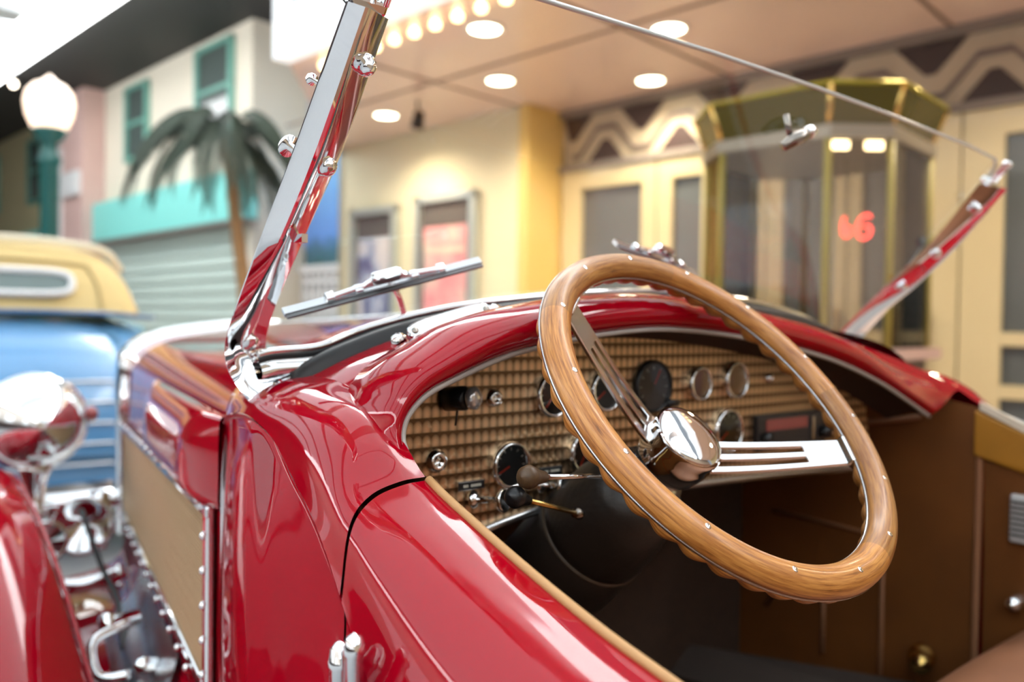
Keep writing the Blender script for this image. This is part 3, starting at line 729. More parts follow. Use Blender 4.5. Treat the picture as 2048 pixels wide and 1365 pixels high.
# ---- chrome plate with ball feet on the cowl
pa, pbv = Vector((-.478, -.140, 1.206)), Vector((-.378, -.148, 1.234)); d = (pbv-pa).normalized(); nn_ = Vector((-.15, -.75, .62)).normalized(); sv = d.cross(nn_).normalized(); nn_ = sv.cross(d)
g = G(); pts = []
for k in range(24):
    t = 2*math.pi*k/24; cx = math.copysign(abs(math.cos(t))**.5, math.cos(t)); sx = math.copysign(abs(math.sin(t))**.8, math.sin(t)); pts.append((pa+pbv)/2 + d*(.052*cx) + sv*(.012*sx))
g.prism(pts, nn_*.006); pl_ = bevel(g.build('cowl_plate', CHROME, car), .002)
for e_ in (pa - d*.008, pbv + d*.008):
    G().lathe(e_ - sv*0 - nn_*.004, nn_, [(-.006, .008), (.0, .009), (.004, .007), (.007, 0)], 14).build('plate_foot', CHROME, pl_, True)
for e_ in (pa + d*.008, pbv - d*.008):
    G().lathe(e_ + nn_*.006, nn_, [(0, .004), (.0012, .0035), (.0013, 0)], 12).build('plate_screw', DCHROME, pl_, True)

# ---- dashboard
YD = -.165
outl = [p for p in bd if -.546 < p.x < .40][::-1]
outl = outl[::-1]
dp = [Vector((p.x*.992, YD, p.z+.004)) for p in outl]
dp += [Vector((.42, YD, .985)), Vector((.2, YD, 1.0)), Vector((0, YD, 1.008)), Vector((-.2, YD, 1.014)), Vector((-.295, YD, 1.014)), Vector((-.36, YD, 1.007)), Vector((-.42, YD, .996)), Vector((-.53, YD, .975)), Vector((-.545, YD, 1.05))]
db = G().prism(dp, (0, .004, 0)).build('dashboard', DASH, car)
lowb = spl([Vector((-.535, YD, .975)), Vector((-.42, YD, .998)), Vector((-.36, YD, 1.009)), Vector((-.295, YD, 1.016)), Vector((-.2, YD, 1.016)), Vector((0, YD, 1.010)), Vector((.2, YD, 1.002)), Vector((.42, YD, .988))], 5)
G().tube([p + Vector((0, -.003, 0)) for p in lowb], .0055, 8).build('dash_lower_trim', STEEL, db, True)
AX = (0, -1, 0)
def gauge(x, z, r_, ang=None, face=GAUGE, bez=CHROME, dep=.010):
    c = Vector((x, YD, z))
    b_ = G().lathe(c, AX, [(0, r_*1.02), (dep*.5, r_*1.04), (dep, r_), (dep*1.05, r_*.9), (dep*.5, r_*.86)], 36, False).build('gauge_bezel', bez, car, True)
    G().lathe(c, AX, [(dep*.5, r_*.88), (dep*.55, r_*.87), (dep*.55, 0)], 32, False).build('gauge_dial', face, b_, False)
    if ang is not None:
        e_ = Vector((math.cos(R(ang)), 0, math.sin(R(ang)))); y_ = Vector((0, -dep*.62, 0))
        g = G(); g.box(c + y_ + e_*r_*.42, (r_*.62, .001, .0016), (e_, Vector((0, 1, 0)), e_.cross(Vector((0, 1, 0))))); g.build('needle', NEEDLE, b_)
        g = G()
        for k in range(9):
            t = R(-30+k*30); e2 = Vector((math.cos(t), 0, math.sin(t))); g.box(c + Vector((0, -dep*.58, 0)) + e2*r_*.72, (r_*.13, .0006, .0011), (e2, Vector((0, 1, 0)), e2.cross(Vector((0, 1, 0)))))
        tag(g.build('dial_marks', GLASSK, b_), kind='stuff')
    G().lathe(c, AX, [(dep*.86, r_*.89), (dep*.9, 0)], 32, False).build('gauge_glass', PANEG, b_, False)
    return b_
PANEG = glassmat('gauge_glass_cover', (.95, .95, .95), gain=1.2)
gauge(-.365, 1.068, .0245, 205)
gauge(-.305, 1.141, .0245, 230); gauge(-.222, 1.143, .0245, 215)
gauge(-.047, 1.145, .0215, None, AMBER); gauge(.031, 1.147, .0245, None, AMBER)
gauge(.016, 1.078, .0300, 215); gauge(-.254, 1.072, .0245, 240)
CLOCKF = mat('clock_face', (.10, .075, .05), .3)
# large black clock with lugs
ck = gauge(-.137, 1.144, .0325, 60, CLOCKF, BLACK, .008)
for sg in (-1, 1):
    G().tube([Vector((-.137+sg*.022, YD-.005, 1.122)), Vector((-.137+sg*.042, YD-.009, 1.122))], [.006, .004], 10).build('clock_lug', BLACK, ck, True)
# switches
def button(x, z, r_=.0105):
    b_ = G().lathe((x, YD, z), AX, [(0, r_*1.15), (.003, r_*1.15), (.004, r_*.95), (.008, r_*.9), (.008, r_*.45), (.002, r_*.42), (.002, 0)], 20).build('push_button', CHROME, db, True); return b_
button(-.459, 1.081); button(-.387, 1.141, .0085); button(.113, 1.147, .006); button(.26, 1.155, .007)
def pull(x, z, m=CHROME, l=.04):
    d_ = Vector((.42, -1, .10)).normalized()
    b_ = G().lathe((x, YD, z), d_, [(0, .0095), (.005, .0095), (.007, .006), (.009, .0035), (l, .0035), (l+.002, .006), (l+.006, .0115), (l+.010, .0125), (l+.0105, .0105), (l+.005, .003), (l+.005, 0)], 22).build('pull_knob', m, db, True); return b_
pull(-.413, 1.036, CHROME, .030); pull(-.320, 1.041, CHROME, .022)
# ignition housing with crystal knob
g = G(); g.lathe((-.446, YD, 1.143), Vector((.5, -1, .08)), [(0, .0125), (.022, .0125), (.025, .010)], 22); ig = g.build('ignition_housing', BLACK, car, True)
G().lathe(Vector((-.446, YD, 1.143)) + Vector((.5, -1, .08)).normalized()*.025, Vector((.5, -1, .08)), [(0, .008), (.003, .012), (.009, .012), (.012, .008), (.013, 0)], 22).build('crystal_knob', CLEARK, ig, True)
G().tube([(-.443, YD-.015, 1.132), (-.445, YD-.015, 1.117)], .0012, 6).build('key_stub', BLACK, ig, True)
# maker plates with small lettering
def nameplate(x, z, wd=.034):
    g = G(); g.box((x, YD-.002, z), (wd, .004, .0095)); b_ = g.build('label_frame', STEEL, car)
    g = G(); g.box((x, YD-.0045, z), (wd*.94, .002, .0075)); g.build('label_plate', BLACK, b_)
    g = G()
    for a, ln in ((-.0085, .006), (.0045, .013)):
        g.box((x+a, YD-.0058, z), (ln, .0008, .0026))
    g.build('label_print', mat('label_print', (.6, .58, .5), .6), b_)
nameplate(-.416, 1.052); nameplate(-.306, 1.056)
# radio
g = G(); g.box((.168, YD-.004, 1.069), (.178, .012, .052)); rd = bevel(g.build('radio', mat('radio_body', (.03, .026, .026), .35), car), .003)
g = G(); g.box((.15, YD-.0105, 1.080), (.105, .002, .016)); g.build('radio_dial', mat('radio_dial', (.16, .05, .05), .25, emit=(.5, .08, .05), es=.12), rd)
for x in (.092, .245):
    G().lathe((x, YD-.01, 1.062), AX, [(0, .009), (.004, .010), (.012, .009), (.013, 0)], 18).build('radio_knob', BLACK, rd, True)
g = G(); g.box((.215, YD-.012, 1.070), (.007, .004, .034)); g.build('radio_trim', STEEL, rd)

# ---- steering wheel
WC = Vector((-.2731, -.3739, 1.1449)); WN = Vector((.01259, -.73057, .68272)); E1 = Vector((.99985, .01723, 0)); E2 = Vector((-.01177, .68262, .73068))
RR = .185
def rim(name, m, prof, parent, wav=None, n=240):
    """prof: (radial offset, normal offset) closed loop"""
    v, f, uv = [], [], []; k_ = len(prof)
    for i in range(n+1):
        t = 2*math.pi*i/n; e_ = E1*math.cos(t) + E2*math.sin(t)
        for j, (a, b) in enumerate(prof):
            if wav: a, b = wav(t, a, b)
            v.append(WC + e_*(RR+a) + WN*b); uv.append((i/n, j/k_))
    for i in range(n):
        for j in range(k_): f.append([i*k_+j, (i+1)*k_+j, (i+1)*k_+(j+1) % k_, i*k_+(j+1) % k_])
    return mesh(name, v, f, m, parent, True, uv)
rr = .0148
pf = [(rr*math.cos(R(a)), .001+rr*1.0*math.sin(R(a))) for a in range(0, 181, 12)] + [(-rr*.6, .0005), (rr*.6, .0005)]
sw = rim('steering_wheel', WOOD, pf, car)
pb_ = [(rr*.6, -.001), (-rr*.6, -.001)] + [(rr*math.cos(R(a)), -.0015+rr*1.05*math.sin(R(a))) for a in range(180, 361, 12)]
def wv(t, a, b):
    k = .5+.5*math.cos(t*44); k = k**.6
    s_ = 1 - .16*(1-k)*min(1, max(0, -b/.006))
    return a*s_, b*(1 - .30*(1-k)*min(1, max(0, -b/.010)))
rim('finger_grip', WOOD, pb_, sw, wv, 528)
pm = [(rr+.0004, .0007), (rr+.0004, -.0012), (rr-.003, -.0012), (rr-.003, .0007)]
rim('metal_inlay', STEEL, pm, sw); rim('metal_inlay', STEEL, [(-a, b) for a, b in pm][::-1], sw)
for k in range(14):
    t = R(14 + k*360/14); e_ = E1*math.cos(t) + E2*math.sin(t)
    G().lathe(WC + e_*RR + WN*(rr+.0002), WN, [(0, .0028), (.0008, .0028), (.0010, .0022), (.0011, 0)], 12).build('rim_rivet', CHROME, sw, True)
HC = WC - WN*.080
def spoke(deg):
    t = R(deg); e_ = E1*math.cos(t) + E2*math.sin(t); q = WN.cross(e_)
    # centreline: flat near the hub, rising to the rim
    def cl(s_): return HC + e_*(.022 + s_*(RR-.012-.022)) + WN*(.010 + .064*max(0, (s_-.08)/.92)**1.15)
    g = G(); N = 30; slots = [(.12, .80, -.28), (.16, .84, .30)]
    # strip cells across the width, leaving the two slots open
    wv_ = [-1, -.50, -.40, -.16, -.06, .06, .16, .40, .50, 1]
    def half(s_): return .021 - .0055*s_
    rows = []
    for i in range(N+1):
        s_ = i/N; c = cl(s_); rows.append([c + q*half(s_)*x for x in (-1, -.62, -.22, .18, .58, 1)])
    v = [p for r_ in rows for p in r_]; f = []
    for i in range(N):
        for k in range(5):
            s_ = (i+.5)/N
            if k in (1, 3) and .12 < s_ < .74: continue
            f.append([i*6+k, i*6+k+1, (i+1)*6+k+1, (i+1)*6+k])
    g.add(v, f); o = g.build('spoke', SPOKE, sw, False); solid(o, .0042, 0); bevel(o, .0008, 1)
    g = G(); c = cl(1.0); g.box(c + e_*.001 + WN*.002, (.014, half(1)*2+.003, .011), (e_, q, WN)); bevel(g.build('spoke_end', SPOKE, sw), .002)
SPOKE = mat('polished_aluminium', (.86, .86, .86), .16, 1)
spoke(131); spoke(-23)
G().lathe(HC, WN, [(-.030, .022), (-.02, .030), (-.006, .036), (.006, .0385), (.014, .0385), (.020, .0375), (.026, .0385), (.031, .0375), (.034, .034), (.036, .028), (.0375, .015), (.038, 0)], 48).build('horn_cap', CHROME, sw, True)
G().lathe(HC, WN, [(-.10, .030), (-.05, .033), (-.034, .036), (-.030, .022)], 36).build('hub_boss', STEEL, sw, True)

# ---- column with leather shroud and stalks
cx_ = -WN
cl_ = G().lathe(HC + cx_*.045, cx_, [(0, .030), (.004, .046), (.02, .054), (.05, .060), (.09, .064), (.10, .064), (.104, .061), (.108, .064), (.16, .066), (.24, .066), (.36, .064), (.5, .06)], 40).build('column_shroud', BLACKL, car, True)
G().lathe(HC + cx_*.147, cx_, [(0, .0625), (.003, .0650), (.006, .0625)], 40).build('shroud_seam', mat('seam_edge', (.09, .065, .045), .5), cl_, True)
def stalk(a, b, m, rodm, r_):
    a, b = Vector(a), Vector(b); d_ = (b-a).normalized(); L_ = (b-a).length
    k_ = G().lathe(a - d_*r_, d_, [(0, 0), (r_*.12, r_*.5), (r_*.5, r_*.88), (r_, r_), (r_*1.5, r_*.86), (r_*2.0, r_*.66), (r_*3.2, r_*.50), (r_*3.4, r_*.35)], 22).build('stalk_knob', m, car, True)
    G().tube([a + d_*r_*2.2, b], r_*.24, 10).build('stalk_rod', rodm, k_, True)
    G().lathe(b, d_, [(-.006, .005), (.004, .006), (.008, .004)], 10).build('stalk_joint', DCHROME, k_, True)
stalk((-.470, -.324, 1.090), (-.340, -.292, 1.072), KNOB, CHROME, .0105)
stalk((-.479, -.318, 1.073), (-.366, -.276, 1.036), BLACK, BRASS, .0098)

# ---- footwell, kick panels, door pocket, seat
g = G(); g.box((0, .17, .70), (1.12, .02, .62)); g.build('firewall', DKBROWN, car)
g = G(); g.box((0, -.4, .47), (1.12, 1.3, .03)); g.build('cockpit_floor', DKBROWN, car)
for s_ in (-1, 1):
    g = G(); g.add([(s_*.545, -.288, .47), (s_*.545, -.288, 1.09), (s_*.535, -.10, 1.13), (s_*.52, .16, 1.13), (s_*.52, .16, .47)], [[0, 1, 2, 3, 4] if s_ > 0 else [4, 3, 2, 1, 0]])
    kp = g.build('kick_panel', BROWN, car)
    if s_ > 0:
        G().tube([(.537, -.19, 1.068), (.533, -.12, 1.052), (.527, -.02, 1.035)], .005, 8).build('lip_bead', STITCH, kp, True)
        for pts in ([(.5345, -.13, .48), (.5345, -.13, .845), (.522, .09, .855)], [(.528, -.02, .60), (.528, -.02, .72), (.5235, .06, .725), (.521, .10, .66)]):
            G().tube(pts, .0045, 6).build('stitched_bead', STITCH, kp, True)
g = G(); g.tube(spl([(.545, -.284, .5), (.545, -.284, .8), (.548, -.284, 1.08)], 4), .006, 8); g.build('door_jamb_bead', STITCH, car, True)
# transmission ledge
g = G(); g.add([(.545, -.20, .60), (.36, .16, .60), (.30, .16, .56), (.42, -.5, .56), (.545, -.5, .60), (.545, -.20, .47), (.36, .16, .47)], [[0, 1, 2, 3, 4]])
solid(g.build('floor_ledge', mat('ledge_carpet', (.07, .05, .04), .8), car), .02)
# right door pocket, vent handle, latch and crank (parts of the right door)
dr = [o for o in car.children if o.name.startswith('door')][-2] if False else door
g = G(); g.prism([(.550, -.277, 1.087), (.550, -.277, 1.012), (.552, -.36, .990), (.555, -.60, .955), (.555, -.60, 1.0), (.552, -.36, 1.052)], (-.012, 0, 0)); bevel(g.build('door_pocket', POCKET, dr), .003)
g = G(); g.prism([(.545, -.285, 1.102), (.548, -.36, 1.066), (.551, -.60, 1.012), (.551, -.60, 1.000), (.548, -.36, 1.053), (.545, -.285, 1.088)], (-.006, 0, 0)); g.build('pocket_trim', mat('cream_trim', (.72, .62, .48), .5), dr)
g = G(); g.box((.545, -.350, .918), (.012, .034, .078)); vt = bevel(g.build('courtesy_vent', mat('vent_silver', (.75, .75, .74), .35, .4), car), .004)
for k in range(7):
    g = G(); g.box((.5385, -.350, .892+k*.0088), (.002, .028, .003)); g.build('vent_slot', BLACK, vt)
G().lathe((.556, -.345, .782), (-1, 0, 0), [(0, .016), (.012, .014), (.03, .010), (.034, 0)], 18).build('crank_knob', CHROME, dr, True)
g = G(); g.lathe((.53, -.205, .655), (-1, -.4, 0), [(0, .022), (.012, .022), (.016, .018), (.03, .014), (.05, .016), (.054, 0)], 16); g.build('brass_latch', BRASS, dr, True)
# seat
rows = []
for Y, zt in ((-.375, .49), (-.355, .60), (-.352, .71), (-.37, .75), (-.46, .765), (-.70, .73), (-1.0, .66)):
    rows.append([Vector((-.52, Y, zt-.01)), Vector((-.3, Y, zt)), Vector((0, Y, zt-.01)), Vector((.3, Y, zt)), Vector((.535, Y, zt))])
G().grid(surf(rows, 5, 5), True).build('seat_cushion', BROWN2, car, True)
rows = []
for z, Y in ((.62, -.98), (.8, -1.03), (1.0, -1.08), (1.06, -1.12), (1.0, -1.16)):
    rows.append([Vector((-.54, Y, z)), Vector((-.3, Y-.01, z+.01)), Vector((0, Y, z)), Vector((.3, Y-.01, z+.01)), Vector((.54, Y, z))])
G().grid(surf(rows, 5, 5)).build('seat_back', BROWN2, car, True)
# ---- chrome door hinge
g = G(); hg = g.lathe((-.662, -.357, .915), (0, 0, 1), [(0, .0072), (.072, .0072), (.073, .0082), (.077, .0082), (.078, .0076), (.085, .0066), (.089, .003), (.090, 0)], 20).build('door_hinge', CHROME, car, True)
G().lathe((-.665, -.382, .930), (0, 0, 1), [(0, .0062), (.074, .0062), (.075, .0072), (.079, .0072), (.086, .005), (.089, 0)], 20).build('hinge_leaf', CHROME, hg, True)

# ================================================================== OTHER THINGS
# ---- blue convertible with a cream top, seen from behind
BLUE = mat('blue_paint', (.10, .30, .58), .3, 0, 1)
DBLUE = mat('dark_blue_paint', (.03, .14, .34), .3, 0, 1)
CLOTH = mat('cream_canvas', (.72, .56, .26), .8, bump=(300, .3))
CLOTH2 = mat('pale_canvas', (.84, .78, .60), .8)
BX, BY = -.32, 4.05
bc = empty('convertible_car', (BX, BY+1.2, 0), 'blue vintage convertible with raised cream canvas top, seen from behind', 'car')
def bp(x, y, z): return Vector((BX+x, BY+y, z))
rows = []
for y, wd, zt, r_ in ((-.42, .60, .62, .1), (-.40, .64, .80, .1), (-.28, .68, .98, .1), (-.10, .72, 1.12, .1), (.15, .76, 1.21, .1), (.45, .78, 1.25, .1), (1.2, .80, 1.24, .1), (2.2, .7, 1.15, .1), (3.3, .45, 1.05, .1)):
    rows.append([bp(-wd, y, .40), bp(-wd, y, zt-.16), bp(-wd*.95, y, zt-.05), bp(-wd*.6, y, zt), bp(0, y, zt+.02), bp(wd*.6, y, zt), bp(wd*.95, y, zt-.05), bp(wd, y, zt-.16), bp(wd, y, .40)])
G().grid(surf(rows, 4, 4)).build('body', BLUE, bc, True)
g = G(); g.add([bp(-.62, -.41, .40), bp(.62, -.41, .40), bp(.62, -.42, .62), bp(-.62, -.42, .62)], [[0, 1, 2, 3]]); g.build('tail_panel', BLUE, bc)
# trunk lid with bright strips
rows = []
for y, z, wd in ((-.445, .52, .56), (-.435, .70, .58), (-.40, .84, .58), (-.30, 1.00, .57), (-.12, 1.13, .54), (.08, 1.20, .48)):
    rows.append([bp(-wd, y, z-.01), bp(-wd*.5, y-.012, z+.01), bp(0, y-.015, z+.015), bp(wd*.5, y-.012, z+.01), bp(wd, y, z-.01)])
tl = G().grid(surf(rows, 5, 4)).build('trunk_lid', BLUE, bc, True); solid(tl, .012)
for k, (z, y) in enumerate(((.90, -.385), (.80, -.425), (.70, -.448), (.60, -.455), (.50, -.46))):
    G().tube([bp(x*.1, y-.01+.003*(x*.1)**2*9, z+.004-.02*(x*.1)**2) for x in range(-6, 7)], .008, 8).build('trunk_strip', STEEL, bc, True)
G().tube(spl([bp(-.85, -.30, .36), bp(-.6, -.55, .36), bp(0, -.60, .37), bp(.6, -.55, .36), bp(.85, -.30, .36)], 6), .035, 10).build('bumper', CHROME, bc, True)
for s_ in (-1, 1):
    rows = []
    for y, z in ((-.65, .36), (-.55, .60), (-.30, .78), (0, .82), (.3, .75), (.55, .5)):
        rows.append([bp(s_*.66, y, z-.06), bp(s_*.72, y, z+.02), bp(s_*.82, y, z+.03), bp(s_*.92, y, z-.05), bp(s_*.94, y, z-.2)])
    G().grid(surf(rows, 4, 4), s_ > 0).build('rear_fender', DBLUE, bc, True)
    for y in (-.02, 2.7):
        t = G().lathe(bp(s_*.72-.08, y, .36), (1, 0, 0), [(0, .2), (0, .32), (.04, .36), (.12, .36), (.16, .32), (.16, .2)], 28).build('tyre', TYRE, bc, True)
    G().lathe(bp(s_*.60, -.43, .86), (0, -1, 0), [(0, .04), (.03, .04), (.05, .02), (.052, 0)], 16).build('tail_lamp', mat('tail_lens', (.6, .08, .08), .15, coat=1), bc, True)
# canvas top
rows = []
for y, wd, z in ((.02, .70, 1.235), (.06, .69, 1.34), (.12, .665, 1.46), (.20, .62, 1.56), (.34, .59, 1.62), (.7, .58, 1.655), (1.2, .57, 1.64)):
    zs = z
    rows.append([bp(-wd, y+.05, 1.235), bp(-wd*.99, y+.03, 1.235+(zs-1.235)*.6), bp(-wd*.9, y, 1.235+(zs-1.235)*.9), bp(-wd*.5, y-.02, zs), bp(0, y-.03, zs+.012), bp(wd*.5, y-.02, zs), bp(wd*.9, y, 1.235+(zs-1.235)*.9), bp(wd*.99, y+.03, 1.235+(zs-1.235)*.6), bp(wd, y+.05, 1.235)])
tp = G().grid(surf(rows, 5, 5)).build('canvas_top', CLOTH, bc, True)
G().tube(spl([bp(-.66, .32, 1.50), bp(-.55, .24, 1.60), bp(-.3, .20, 1.635), bp(0, .19, 1.64), bp(.3, .20, 1.635), bp(.55, .24, 1.60), bp(.66, .32, 1.50)], 6), .022, 10).build('top_bow_edge', CLOTH2, tp, True)
G().tube(spl([bp(-.50, .01, 1.25), bp(-.49, .06, 1.38), bp(-.46, .11, 1.47), bp(-.40, .135, 1.515), bp(0, .115, 1.53), bp(.40, .135, 1.515), bp(.46, .11, 1.47), bp(.49, .06, 1.38), bp(.50, .01, 1.25)], 6), .012, 8).build('canvas_seam', mat('canvas_seam', (.58, .44, .2), .8), tp, True)
def oval(w_, h_, n=32): 
    o_ = []
    for k in range(n):
        t = 2*math.pi*k/n; o_.append((math.copysign(abs(math.cos(t))**.35, math.cos(t))*w_, math.copysign(abs(math.sin(t))**.6, math.sin(t))*h_))
    return o_
def onb(a, b): return bp(a, .055+ b*.38 + .0, 1.405+b)
g = G(); g.tube([onb(a, b)+Vector((0, -.035, 0)) for a, b in oval(.35, .062)], .018, 8, closed=True); rw = g.build('rear_window_frame', WHITE, bc, True)
g = G(); g.prism([onb(a, b)+Vector((0, -.03, 0)) for a, b in oval(.345, .058)], (0, .004, 0)); g.build('rear_window_glass', mat('rear_glass', (.16, .22, .22), .1), rw)
G().tube(spl([bp(-.78, .06, 1.225), bp(-.5, -.03, 1.245), bp(0, -.05, 1.25), bp(.5, -.03, 1.245), bp(.78, .06, 1.225)], 6), .012, 8).build('belt_moulding', DBLUE, bc, True)

# ---- street lamp
lp = W(9.27, 2.78, .06); GREEN = mat('dark_green_enamel', (.008, .11, .095), .35, coat=.4)
sl_ = empty('street_lamp', lp, 'street lamp with glowing acorn globe on a dark green post', 'lamp')
G().lathe(lp, (0, 0, 1), [(0, .20), (.08, .20), (.12, .16), (.35, .13), (.40, .15), (.44, .10), (.5, .095), (2.70, .085), (2.74, .11), (2.78, .11), (2.82, .08), (2.94, .07), (2.98, .13), (3.04, .15), (3.06, .15)], 24).build('post', GREEN, sl_, True)
G().lathe(lp + Vector((0, 0, 3.05)), (0, 0, 1), [(0, .13), (.04, .165), (.16, .215), (.29, .235), (.39, .215), (.47, .15), (.50, .08), (.54, .04), (.58, 0)], 28).build('acorn_globe', mat('lamp_globe', (1, .9, .8), .4, emit=(1, .70, .48), es=1.7), sl_, True)
G().lathe(lp + Vector((0, 0, 3.03)), (0, 0, 1), [(0, .15), (.03, .165), (.05, .15)], 24).build('globe_collar', GREEN, sl_, True)

# ---- palm tree
TRUNK = mat('palm_trunk', (.34, .20, .09), .8, noise=(20, .35)); FROND = mat('palm_frond', (.035, .055, .035), .6, noise=(10, .4))
p0 = W(7.75, 4.28, 0); p1 = W(8.02, 4.05, 3.06)
pt = empty('palm_tree', p0, 'palm tree with dark drooping fronds before the cream building', 'tree')
tp_ = spl([p0, p0.lerp(p1, .35) + UU*-.06, p0.lerp(p1, .7) + UU*-.03, p1], 8)
G().tube(tp_, [.085-.035*i/(len(tp_)-1) + .006*(i % 2) for i in range(len(tp_))], 14).build('trunk', TRUNK, pt, True)
rnd = random.Random(4)
fan = [(-2.9, .1, 1.0), (-2.5, .55, .95), (-2.2, -.3, .85), (-1.7, .6, 1.1), (-1.3, .2, 1.1), (-.9, .35, 1.0), (-.5, -.3, .95), (-.15, .4, 1.0), (.3, -.1, .95), (.8, .5, .9), (1.4, .55, 1.3), (1.75, .75, 1.35), (2.0, .3, 1.25), (2.3, .6, 1.1), (2.5, -.2, .9), (2.9, .6, .9)]
for a, el, L_ in fan:
    a += R(39); L_ *= .80
    dh = Vector((math.cos(a), math.sin(a), 0)); q = Vector((-math.sin(a), math.cos(a), 0))
    ctl = [p1, p1 + dh*L_*.30 + Vector((0, 0, .10+.28*el)), p1 + dh*L_*.62 + Vector((0, 0, -.02+.28*el)), p1 + dh*L_*.86 + Vector((0, 0, -.26+.16*el)), p1 + dh*L_*.98 + Vector((0, 0, -.58+.1*el))]
    c_ = spl(ctl, 7); g = G(); n2 = len(c_)
    g.tube(c_, [.018-.014*i/(n2-1) for i in range(n2)], 5)
    for i in range(4, n2):
        t = i/(n2-1); ln = .26*math.sin(min(1, t*1.1+.1)*2.7)+.07
        for sg in (-1, 1):
            td = (c_[min(i+1, n2-1)]-c_[i-1]).normalized()
            tip = c_[i] + q*sg*ln*.45 + td*ln*.55 + Vector((0, 0, -ln*.65)); wv__ = td*.022
            mid = c_[i].lerp(tip, .5) + Vector((0, 0, .015)); g.add([c_[i]-wv__*.6, c_[i]+wv__*.6, mid+wv__, tip, mid-wv__], [[0, 1, 2, 3, 4]])
    g.build('frond', FROND, pt)

# ---- poster cases
def poster(nm, base, inks, seed):
    m = bpy.data.materials.new(nm); m.use_nodes = True; n = m.node_tree.nodes; L = m.node_tree.links; b = n['Principled BSDF']; b.inputs['Roughness'].default_value = .4
    tc = n.new('ShaderNodeTexCoord'); mp = n.new('ShaderNodeMapping'); mp.inputs['Location'].default_value = (seed, seed*2, seed*.7); mp.inputs['Scale'].default_value = (2.6, 2.6, 2.0); L.new(tc.outputs['Object'], mp.inputs[0])
    nz = n.new('ShaderNodeTexNoise'); nz.inputs['Scale'].default_value = 1.6; nz.inputs['Detail'].default_value = 3; L.new(mp.outputs[0], nz.inputs['Vector'])
    cr = n.new('ShaderNodeValToRGB'); L.new(nz.outputs['Fac'], cr.inputs[0]); e = cr.color_ramp.elements
    e[0].position = .36; e[0].color = (*inks[0], 1); e[1].position = .66; e[1].color = (*base, 1)
    for k, c in enumerate(inks[1:]): e.new(.44+.07*k).color = (*c, 1)
    L.new(cr.outputs[0], b.inputs['Base Color']); return m
PA = poster('poster_print_blue', (.72, .66, .64), [(.12, .13, .25), (.36, .42, .58), (.62, .60, .62)], 3.2)
PB = poster('poster_print_pink', (.80, .30, .32), [(.13, .12, .25), (.72, .60, .50), (.84, .42, .42)], 1.1)
SILV = mat('case_aluminium', (.62, .68, .66), .35, .6); BOARD = mat('case_board', (.10, .095, .09), .6)
for (ua, ub, zt, pm_, lab, txt) in ((7.20, 6.44, 2.37, PA, 'silver framed poster case with a blue-grey movie poster', 0), (6.15, 5.32, 2.41, PB, 'silver framed poster case with a pink movie poster', 1)):
    t = empty('poster_case', W((ua+ub)/2, 5.07, .9), lab, 'poster', 'poster cases on the theatre wall')
    g = G(); g.uvbox(ub, ub+.07, 5.0, 5.07, .95, zt); g.uvbox(ua-.07, ua, 5.0, 5.07, .95, zt); g.uvbox(ub, ua, 5.0, 5.07, zt-.07, zt); g.uvbox(ub, ua, 5.0, 5.07, .95, 1.02)
    g.build('frame', SILV, t)
    G().uvbox(ub+.07, ua-.07, 5.045, 5.065, 1.02, zt-.07).build('backing_board', BOARD, t)
    po_ = G().uvbox(ub+.13, ua-.11, 5.035, 5.044, 1.1, zt-.30).build('poster_sheet', pm_, t)
    if txt:
        for z, c in ((zt-.52, (.80, .62, .5)), (zt-.44, (.80, .45, .42))):
            G().uvbox(ub+.16, ua-.16, 5.03, 5.036, z-.025, z+.025).build('title_band', mat('title_band_%d' % int(z*100), c, .5), po_)

# ---- ticket booth: chamfered square kiosk with brass lantern top
KU, KV, HS, CH = 1.81, 4.06, .46, .20
kb = empty('ticket_booth', W(KU, KV, 0), 'ticket booth kiosk with dark glazed brass lantern top and glass windows', 'booth')
def oct_(h, c): return [(h, h-c), (h-c, h), (-(h-c), h), (-h, h-c), (-h, -(h-c)), (-(h-c), -h), (h-c, -h), (h, -(h-c))]
def kp_(p, z): return W(KU+p[0], KV+p[1], z)
BPANE = glassmat('booth_glass', (.86, .84, .82), gain=1.0); BOOTH = mat('booth_lacquer', (.10, .055, .03), .35, coat=.5); OLV = mat('olive_paint', (.34, .28, .05), .45)
g = G(); g.prism([kp_(p, 0) for p in oct_(HS, CH)], (0, 0, 1.08)); g.build('base', BOOTH, kb)
g = G(); g.prism([kp_(p, 1.08) for p in oct_(HS+.06, CH+.02)], (0, 0, .05)); g.build('counter', mat('counter_pink', (.66, .46, .42), .3), kb)
g = G(); g.prism([kp_(p, 2.06) for p in oct_(HS+.02, CH)], (0, 0, .06)); g.build('cornice', mat('cornice_bronze', (.30, .26, .20), .4, .4), kb)
o1, o2 = oct_(HS, CH), oct_(HS+.06, CH+.025)
for k in range(8):
    a, b = o1[k], o1[(k+1) % 8]
    G().tube([kp_(a, 1.12), kp_(a, 2.07)], .018, 8).build('window_post', OLV, kb, True)
    g = G(); g.add([kp_(a, 1.13), kp_(b, 1.13), kp_(b, 2.06), kp_(a, 2.06)], [[0, 1, 2, 3]]); solid(g.build('window_pane', BPANE, kb), .006)
    a2, b2 = o2[k], o2[(k+1) % 8]
    g = G(); g.add([kp_(a, 2.12), kp_(b, 2.12), kp_(b2, 2.28), kp_(a2, 2.28)], [[0, 1, 2, 3]]); solid(g.build('lantern_pane', mat('lantern_olive', (.075, .062, .003), .2, spec=.3), kb), .006)
    G().tube([kp_(a, 2.11), kp_(a2, 2.29)], .014, 8).build('lantern_rib', BRASS, kb, True)
    G().tube([kp_(a2, 2.29), kp_(b2, 2.29)], .012, 8).build('lantern_rim', mat('lantern_rim_olive', (.35, .30, .03), .3, .5), kb, True)
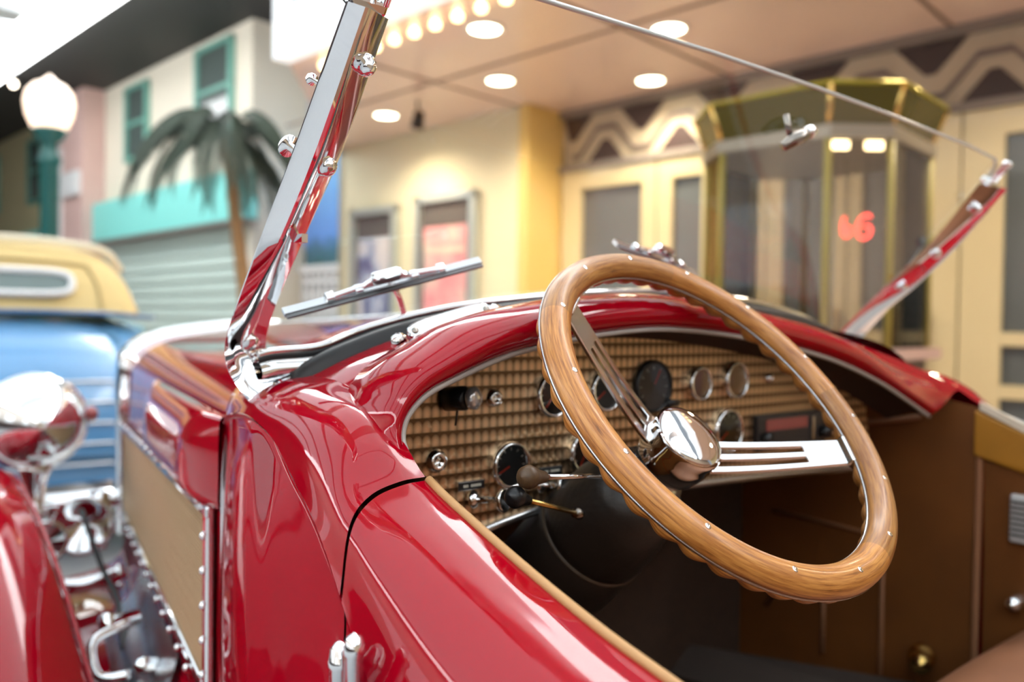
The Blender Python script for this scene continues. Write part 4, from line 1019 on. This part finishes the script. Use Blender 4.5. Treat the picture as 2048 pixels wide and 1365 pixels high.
for du in (-.08, .10):
    g = G(); c = W(KU-HS+.19+du*.6-.09, KV-HS+.02-du*.6+.07, 2.03); g.box(c, (.075, .02, .035), ((UU-VV).normalized(), (UU+VV).normalized(), Vector((0, 0, 1)))); g.build('cornice_light', TAKE, kb)
# neon sign hung in the booth window
nsn = empty('neon_sign', W(KU-.325, KV-.275, 1.68), 'small glowing red neon sign hung in the ticket booth window', 'sign')
ex = (-UU+VV).normalized(); nrm = (-UU-VV).normalized(); NEON = mat('red_neon', (1, .1, .08), .3, emit=(1, .06, .05), es=6)
def neon(pts, c): G().tube(spl([c + ex*x*.8 + Vector((0, 0, z*.8)) for x, z in pts], 6), .007, 8).build('neon_tube', NEON, nsn, True)
cN = W(KU-.325, KV-.275, 1.68)
neon([(-.075, .055), (-.085, .02), (-.085, -.03), (-.07, -.052), (-.05, -.045), (-.042, -.02), (-.055, .0), (-.075, -.01)], cN)
neon([(.075, .06), (.05, .07), (.02, .05), (.0, .01), (.0, -.035), (.025, -.062), (.06, -.05), (.075, -.015), (.06, .01), (.035, .0)], cN)
g = G()
for x in (-.06, .04): g.tube([cN + ex*x + Vector((0, 0, .06)), cN + ex*x + Vector((0, 0, .33))], .002, 5)
g.build('hanging_wire', BLACK, nsn)

# ---- small spotlights on the ceiling
SPT = mat('spot_glow', (1, .9, .8), .3, emit=(1, .86, .68), es=10)
def spot(u, v, z, d_, lab, zc):
    c = W(u, v, z); t = empty('ceiling_spotlight', W(u, v, zc), lab, 'light', 'ceiling spotlights'); d_ = Vector(d_).normalized()
    G().lathe(c, d_, [(-.12, 0), (-.12, .04), (0, .055), (.02, .06), (.02, .05), (.01, .048)], 20, False).build('can', BLACK, t, True)
    G().lathe(c, d_, [(.008, .048), (.014, .03), (.016, 0)], 18).build('lamp_face', SPT, t, True)
    G().tube([c - d_*.05, W(u, v, zc)], .010, 8).build('stem', BLACK, t, True)
spot(13.4, 3.55, 4.55, (-.5, -1, -.5), 'black ceiling spotlight with glowing face beside the street lamp globe', 4.88)
spot(5.38, 4.40, 2.86, (.1, .5, -1), 'small spotlight above the poster cases', 3.06)
lamp('poster_spot_lamp', 'SPOT', W(5.75, 4.40, 2.82), 22, (1, .62, .32), .04, (Vector((VV.x, VV.y, -.85))).to_track_quat('-Z', 'Y').to_euler(), spot=R(50))
